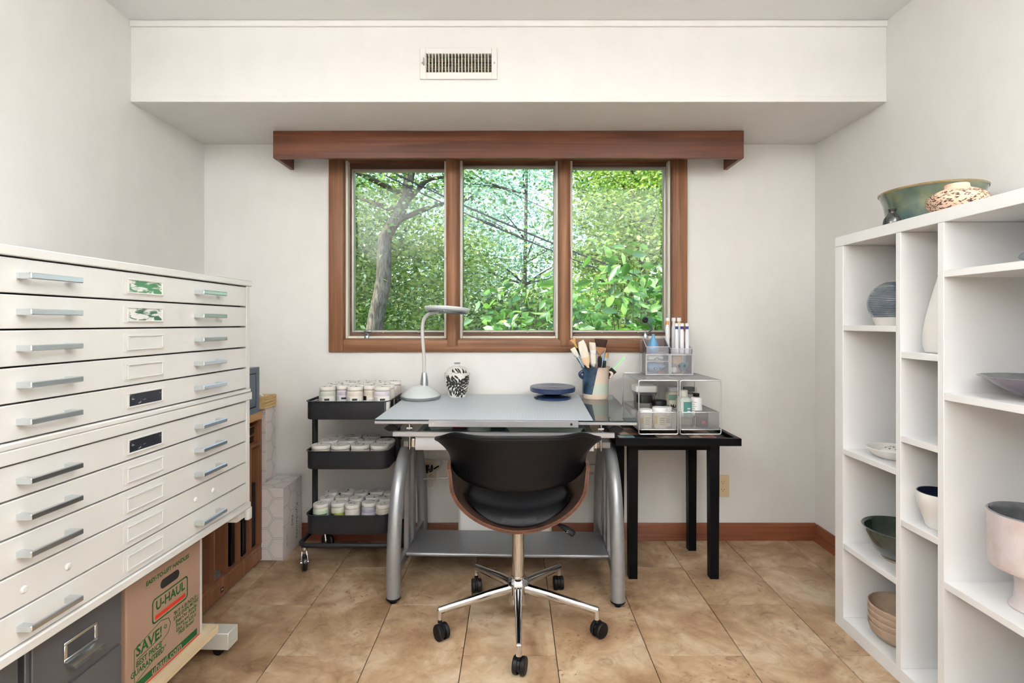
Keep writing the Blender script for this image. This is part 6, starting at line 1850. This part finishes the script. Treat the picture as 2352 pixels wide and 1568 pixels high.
for i in range(4):
    lathed('tan_bowl', ['lowest', 'second lowest', 'second highest', 'topmost'][i] + ' of the stacked tan stoneware bowls at the bookcase bottom', 'bowl', 1.340, 1.805, 0.0452 + i * 0.0215, smooth_prof([(0.055, 0), (0.062, 0.004), (0.088, 0.025), (0.097, 0.048), (0.098, 0.058)], 4), 'tanclay', 0.0045, group='stacked tan bowls')
lathed('pedestal_vessel', 'pinkish grey footed vessel on the large bookcase shelf', 'vessel', 1.350, 1.345, 0.4062, smooth_prof([(0.055, 0), (0.058, 0.004), (0.048, 0.02), (0.046, 0.075), (0.060, 0.095), (0.092, 0.104), (0.098, 0.112), (0.099, 0.18), (0.101, 0.245)], 4), 'pinkpot', 0.007, inner='greyrim')
lathed('purple_bowl', 'wide shallow purple lustre bowl on the large bookcase shelf', 'bowl', 1.372, 1.352, 0.9452, smooth_prof([(0.030, 0), (0.040, 0.004), (0.080, 0.026), (0.128, 0.056), (0.131, 0.058)], 4), 'purple', 0.004, inner='greyrim')
lathed('small_lustre_dish', 'small silvery brown dish on the upper large bookcase shelf', 'dish', 1.300, 1.295, 1.2962, smooth_prof([(0.020, 0), (0.028, 0.006), (0.036, 0.014), (0.030, 0.024), (0.022, 0.028)], 4), 'ribgrey', 0.003, inner='tanclay')
lathed('tan_serving_bowl', 'tan stoneware bowl at the near bottom of the bookcase', 'bowl', 1.355, 1.318, 0.0452, smooth_prof([(0.055, 0), (0.062, 0.004), (0.085, 0.03), (0.094, 0.06), (0.095, 0.072)], 4), 'tanclay', 0.0045)

# ------------------------------------------------------------------ garden and woods outside the window
def leaf_mat(name, cols, trans=0.45, rough=0.45):
    m = bpy.data.materials.new(name); m.use_nodes = True
    nt = m.node_tree; nt.nodes.remove(nt.nodes['Principled BSDF']); out = nt.nodes['Material Output']
    ge = N(nt, 'ShaderNodeNewGeometry')
    rp = ramp(nt, [(i / (len(cols) - 1), srgb(*c)) for i, c in enumerate(cols)])
    nt.links.new(ge.outputs['Random Per Island'], rp.inputs[0])
    df = N(nt, 'ShaderNodeBsdfDiffuse'); tl = N(nt, 'ShaderNodeBsdfTranslucent'); gl = N(nt, 'ShaderNodeBsdfGlossy')
    gl.inputs['Roughness'].default_value = rough; gl.inputs[0].default_value = (1, 1, 1, 1)
    nt.links.new(rp.outputs[0], df.inputs[0])
    hs = N(nt, 'ShaderNodeHueSaturation'); hs.inputs['Saturation'].default_value = 1.05; hs.inputs['Value'].default_value = 1.25; hs.inputs['Hue'].default_value = 0.485
    nt.links.new(rp.outputs[0], hs.inputs['Color']); nt.links.new(hs.outputs[0], tl.inputs[0])
    m1 = N(nt, 'ShaderNodeMixShader'); m1.inputs[0].default_value = trans
    nt.links.new(df.outputs[0], m1.inputs[1]); nt.links.new(tl.outputs[0], m1.inputs[2])
    m2 = N(nt, 'ShaderNodeMixShader'); m2.inputs[0].default_value = 0.07
    nt.links.new(m1.outputs[0], m2.inputs[1]); nt.links.new(gl.outputs[0], m2.inputs[2])
    nt.links.new(m2.outputs[0], out.inputs[0])
    return m
M['leaf_mid'] = leaf_mat('mid_green_leaves', [(48, 84, 36), (78, 120, 50), (112, 150, 68), (170, 192, 122)])
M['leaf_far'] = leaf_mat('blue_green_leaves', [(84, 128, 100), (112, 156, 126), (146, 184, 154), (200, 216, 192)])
M['leaf_yel'] = leaf_mat('yellow_green_leaves', [(66, 108, 40), (108, 148, 56), (150, 184, 80), (204, 216, 134)])
M['leaf_big'] = leaf_mat('broad_shrub_leaves', [(44, 96, 36), (70, 126, 46), (98, 152, 62), (156, 196, 116)], 0.5, 0.3)
M['bark'] = mk('grey_bark', srgb(118, 112, 100), 0.9, spec=0.1, var=(14, srgb(78, 72, 62), 0.4, 0.62), scale=(3, 3, 0.5), bump=(18, 0.8))
M['twig'] = mk('dark_twig', srgb(70, 62, 50), 0.9)
M['soil'] = mk('leafy_ground', srgb(70, 84, 46), 0.95, var=(2, srgb(112, 104, 74), 0.4, 0.65))
M['wireblack'] = mk('black_cable', srgb(34, 36, 38), 0.6)

def leaves(name, pts, size, mat, parent, seed, aspect=0.55, up=0.6, fold=False, droop=0.0):
    """one mesh of N little leaf blades; every leaf is its own island"""
    rg = np.random.default_rng(seed)
    n = len(pts)
    d = rg.normal(size=(n, 3)); d[:, 2] = d[:, 2] * 0.45 - droop
    d /= np.linalg.norm(d, axis=1)[:, None]
    nr = rg.normal(size=(n, 3)) * (1 - up); nr[:, 2] += up
    nr -= d * (nr * d).sum(1)[:, None]
    nr /= np.maximum(np.linalg.norm(nr, axis=1), 1e-6)[:, None]
    s = np.cross(d, nr)
    L = size * rg.uniform(0.6, 1.25, n)[:, None]
    Wd = L * aspect
    if fold:
        prof = [(0, 0), (0.3, 0.42), (0.62, 0.36), (1.0, 0.0), (0.62, -0.36), (0.3, -0.42)]
        lift = [0, 0.06, 0.05, -0.06, 0.05, 0.06]
    else:
        prof = [(0, 0), (0.42, 0.5), (1.0, 0.0), (0.42, -0.5)]
        lift = [0, 0.08, -0.04, 0.08]
    k = len(prof)
    V = np.zeros((n, k, 3))
    for i, (a, b) in enumerate(prof):
        V[:, i] = pts + d * L * a + s * Wd * b + nr * L * lift[i]
    V = V.reshape(-1, 3)
    me = bpy.data.meshes.new(name)
    me.vertices.add(n * k); me.vertices.foreach_set('co', V.astype(np.float32).ravel())
    if fold:
        idx = np.array([[0, 1, 2, 3], [0, 3, 4, 5]])
        F = (np.arange(n) * k)[:, None, None] + idx[None]
        F = F.reshape(-1, 4)
    else:
        F = np.arange(n * k).reshape(n, k)
    nf = len(F)
    me.loops.add(nf * 4); me.polygons.add(nf)
    me.loops.foreach_set('vertex_index', F.astype(np.int32).ravel())
    me.polygons.foreach_set('loop_start', (np.arange(nf) * 4).astype(np.int32))
    me.update(calc_edges=True)
    o = from_mesh(name, me, mat, parent)
    o['kind'] = 'stuff'
    return o

def clumps(rg, center, radii, nclump, per, cl=(0.55, 0.55, 0.16)):
    """leaf positions gathered in flat sprays inside a crown"""
    u = rg.normal(size=(nclump, 3)); u /= np.linalg.norm(u, axis=1)[:, None]
    u *= rg.uniform(0.25, 1.0, nclump)[:, None] ** 0.5
    c = u * np.array(radii) + np.array(center)
    p = c[:, None, :] + rg.normal(size=(nclump, per, 3)) * np.array(cl)
    return p.reshape(-1, 3), c

def tree(label, x, y, base, crown_z, radii, nclump, per, size, mat, seed, trunk=None, tr=0.1, group='trees outside the window', cl=(0.5, 0.5, 0.14), nbr=14, aspect=0.55, name='woodland_tree', cat='tree', droop=0.0):
    rg = np.random.default_rng(seed)
    o = thing(name, label, cat, (x, y, base), 0, group)
    pts, cs = clumps(rg, (0, 0, crown_z - base), radii, nclump, per, cl)
    leaves('foliage', pts, size, M[mat], o, seed + 1, aspect, droop=droop)
    path = trunk or [(0, 0, 0), (rg.uniform(-.2, .2), 0, (crown_z - base) * 0.5), (rg.uniform(-.3, .3), 0, crown_z - base + radii[2] * 0.5)]
    P = catmull(path, 6)
    bm = B(); tube(bm, P, [tr * (1 - 0.55 * i / (len(P) - 1)) for i in range(len(P))], 10); tk = finish('trunk', bm, M['bark'], o)
    for c in cs[rg.permutation(len(cs))[:nbr]]:
        c = Vector(c)
        s_ = min(P, key=lambda q: abs(q.z - max(0.2, c.z - 0.5)))
        mid = (s_ + c) / 2 + Vector((rg.uniform(-.15, .15), rg.uniform(-.15, .15), rg.uniform(0, .2)))
        bm = B(); tube(bm, catmull([s_, mid, c], 4), [tr * 0.28] * 4 + [tr * 0.17] * 4 + [tr * 0.08], 6, caps=False); finish('branch', bm, M['twig'], o)
    return o

bm = B()
gx = [-16, -6, -2, 2, 6, 16]; gy = [YB + 0.3, 6, 12, 20, 34]
G = [[bm.verts.new((x, y, -0.9 + 0.0 * y + 0.012 * max(0, y - 6) ** 1.5 * 0.4)) for x in gx] for y in gy]
for j in range(len(gy) - 1):
    for i in range(len(gx) - 1): bm.faces.new((G[j][i], G[j][i + 1], G[j + 1][i + 1], G[j + 1][i]))
struct('ground', bm, M['soil'], smooth=60)

GB = -0.9
# leaning trunk in the left pane
tree('grey leaning trunk tree seen through the left window pane', -2.42, 9.0, GB, 4.6, (2.6, 1.8, 1.9), 120, 90, 0.10, 'leaf_mid', 31,
     trunk=[(0, 0, 0), (0.02, 0, 1.6), (0.04, 0, 2.05), (0.17, 0, 2.75), (0.19, 0, 3.25), (0.22, 0, 3.55), (0.50, 0, 4.05), (0.64, 0, 4.70), (0.80, 0, 6.0)], tr=0.165, nbr=16)
tree('bushy green tree behind the left pane trunk', -4.6, 12.5, GB, 2.9, (2.6, 1.8, 2.6), 150, 90, 0.15, 'leaf_mid', 41)
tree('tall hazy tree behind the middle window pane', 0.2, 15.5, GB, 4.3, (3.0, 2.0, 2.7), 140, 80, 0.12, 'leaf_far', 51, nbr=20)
tree('bright yellow-green maple behind the right window pane', 2.45, 10.0, GB, 3.1, (1.45, 1.3, 1.9), 150, 110, 0.10, 'leaf_yel', 61, cl=(0.42, 0.42, 0.09))
tree('dark leafy tree at the top right of the right pane', 4.3, 13.5, GB, 4.6, (2.2, 1.6, 2.4), 130, 90, 0.15, 'leaf_mid', 71)
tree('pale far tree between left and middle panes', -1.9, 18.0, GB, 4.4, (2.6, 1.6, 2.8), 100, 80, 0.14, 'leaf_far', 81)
tree('yellow-green sapling low in the left pane', -1.35, 10.8, GB, 1.7, (1.1, 1.0, 1.6), 80, 80, 0.11, 'leaf_yel', 91, tr=0.05, nbr=8, name='sapling')
tree('mid green sapling low behind the middle pane', 0.45, 11.8, GB, 0.9, (1.5, 1.0, 1.0), 90, 80, 0.12, 'leaf_mid', 101, tr=0.05, nbr=8, name='sapling')
tree('mid green sapling low at the left edge of the left pane', -3.2, 10.2, GB, 2.0, (0.9, 0.9, 1.7), 80, 80, 0.11, 'leaf_mid', 111, tr=0.05, nbr=8, name='sapling')
tree('yellow-green sapling low behind the right pane', 2.4, 12.6, GB, 1.2, (1.7, 1.0, 1.7), 100, 80, 0.12, 'leaf_yel', 121, tr=0.05, nbr=8, name='sapling')
tree('far green tree at the right edge of the right pane', 5.6, 17.0, GB, 4.0, (2.6, 1.8, 2.8), 120, 80, 0.18, 'leaf_far', 131)
tree('far green tree at the left edge of the left pane', -6.4, 16.5, GB, 4.2, (2.6, 1.8, 3.0), 120, 80, 0.18, 'leaf_far', 141)
# broad-leaved shrubs near the glass
def shrub(label, x, y, base, top, spread, nstem, per, size, seed, mat='leaf_big'):
    rg = np.random.default_rng(seed)
    o = thing('broadleaf_shrub', label, 'shrub', (x, y, base), 0, 'broad-leaved shrubs near the window')
    P = []
    for k in range(nstem):
        ex, ey, ez = rg.uniform(-spread, spread), rg.uniform(-0.35, 0.35), (top - base) * rg.uniform(0.62, 1.0)
        path = catmull([(rg.uniform(-.08, .08), 0, 0), (ex * 0.35, ey * 0.5, ez * 0.55), (ex, ey, ez)], 6)
        bm = B(); tube(bm, path, [0.011 * (1 - 0.75 * i / (len(path) - 1)) for i in range(len(path))], 5, caps=False); finish('stem', bm, M['twig'], o)
        for q in path[4:]:
            for _ in range(per):
                P.append(np.array(q) + rg.normal(size=3) * np.array((0.11, 0.10, 0.07)))
    leaves('foliage', np.array(P), size, M[mat], o, seed + 5, 0.52, 0.45, True, droop=0.25)
    return o
shrub('broad-leaved shrub filling the lower right window pane', 1.05, 4.75, GB, 2.02, 0.62, 22, 9, 0.145, 201)
shrub('broad-leaved shrub low in the middle window pane', 0.02, 5.4, GB, 1.62, 0.42, 14, 8, 0.135, 211)
shrub('slim broad-leaved shrub between the middle and right panes', 0.62, 5.9, GB, 1.62, 0.40, 10, 8, 0.14, 221)
# the wood goes on behind
rg = np.random.default_rng(5)
pts = []
for k in range(13):
    hgt = rg.uniform(2.0, 6.2)
    p_, _ = clumps(rg, (-13 + 2.1 * k + rg.uniform(-.6, .6), 24.5 + rg.uniform(-2, 2), 0.6 + hgt * 0.25), (2.2, 1.4, hgt), 46, 70, (0.7, 0.6, 0.24))
    pts.append(p_)
pts = np.concatenate(pts); pts = pts[pts[:, 2] > -1.0]
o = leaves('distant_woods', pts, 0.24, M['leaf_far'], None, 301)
tag(o, 'pale green far woods closing the view behind the garden trees', 'woods', None, 'stuff')
pts = []
for k in range(15):
    hgt = rg.uniform(0.6, 2.4)
    p_, _ = clumps(rg, (-8.4 + 1.2 * k + rg.uniform(-.4, .4), 13.6 + rg.uniform(-1.4, 1.4), 0.2 + hgt * 0.3), (1.1, 0.8, hgt), 24, 70, (0.42, 0.4, 0.13))
    pts.append(p_)
pts = np.concatenate(pts)
o = leaves('undergrowth', pts[pts[:, 2] > -0.85], 0.14, M['leaf_yel'], None, 311)
tag(o, 'bright low undergrowth along the bottom of the window view', 'undergrowth', None, 'stuff')
# utility cables crossing the view
def cable(label, p0, p1, sag, r):
    o = thing('utility_cable', label, 'cable', p0, 0, 'utility cables outside')
    d = Vector(p1) - Vector(p0)
    pts = [d * t + Vector((0, 0, -4 * sag * t * (1 - t))) for t in np.linspace(0, 1, 25)]
    bm = B(); tube(bm, pts, r, 6); finish('cable', bm, M['wireblack'], o)
cable('upper thick black cable crossing the left and middle panes', (-4.0, 8.0, 4.55), (6.0, 8.4, 0.70), 0.38, 0.014)
cable('lower black cable just beneath the thick one', (-4.0, 8.0, 4.48), (6.0, 8.4, 0.60), 0.42, 0.011)
cable('thin far cable above the thick one', (-4.0, 11.0, 5.9), (7.0, 11.5, 1.2), 0.3, 0.008)
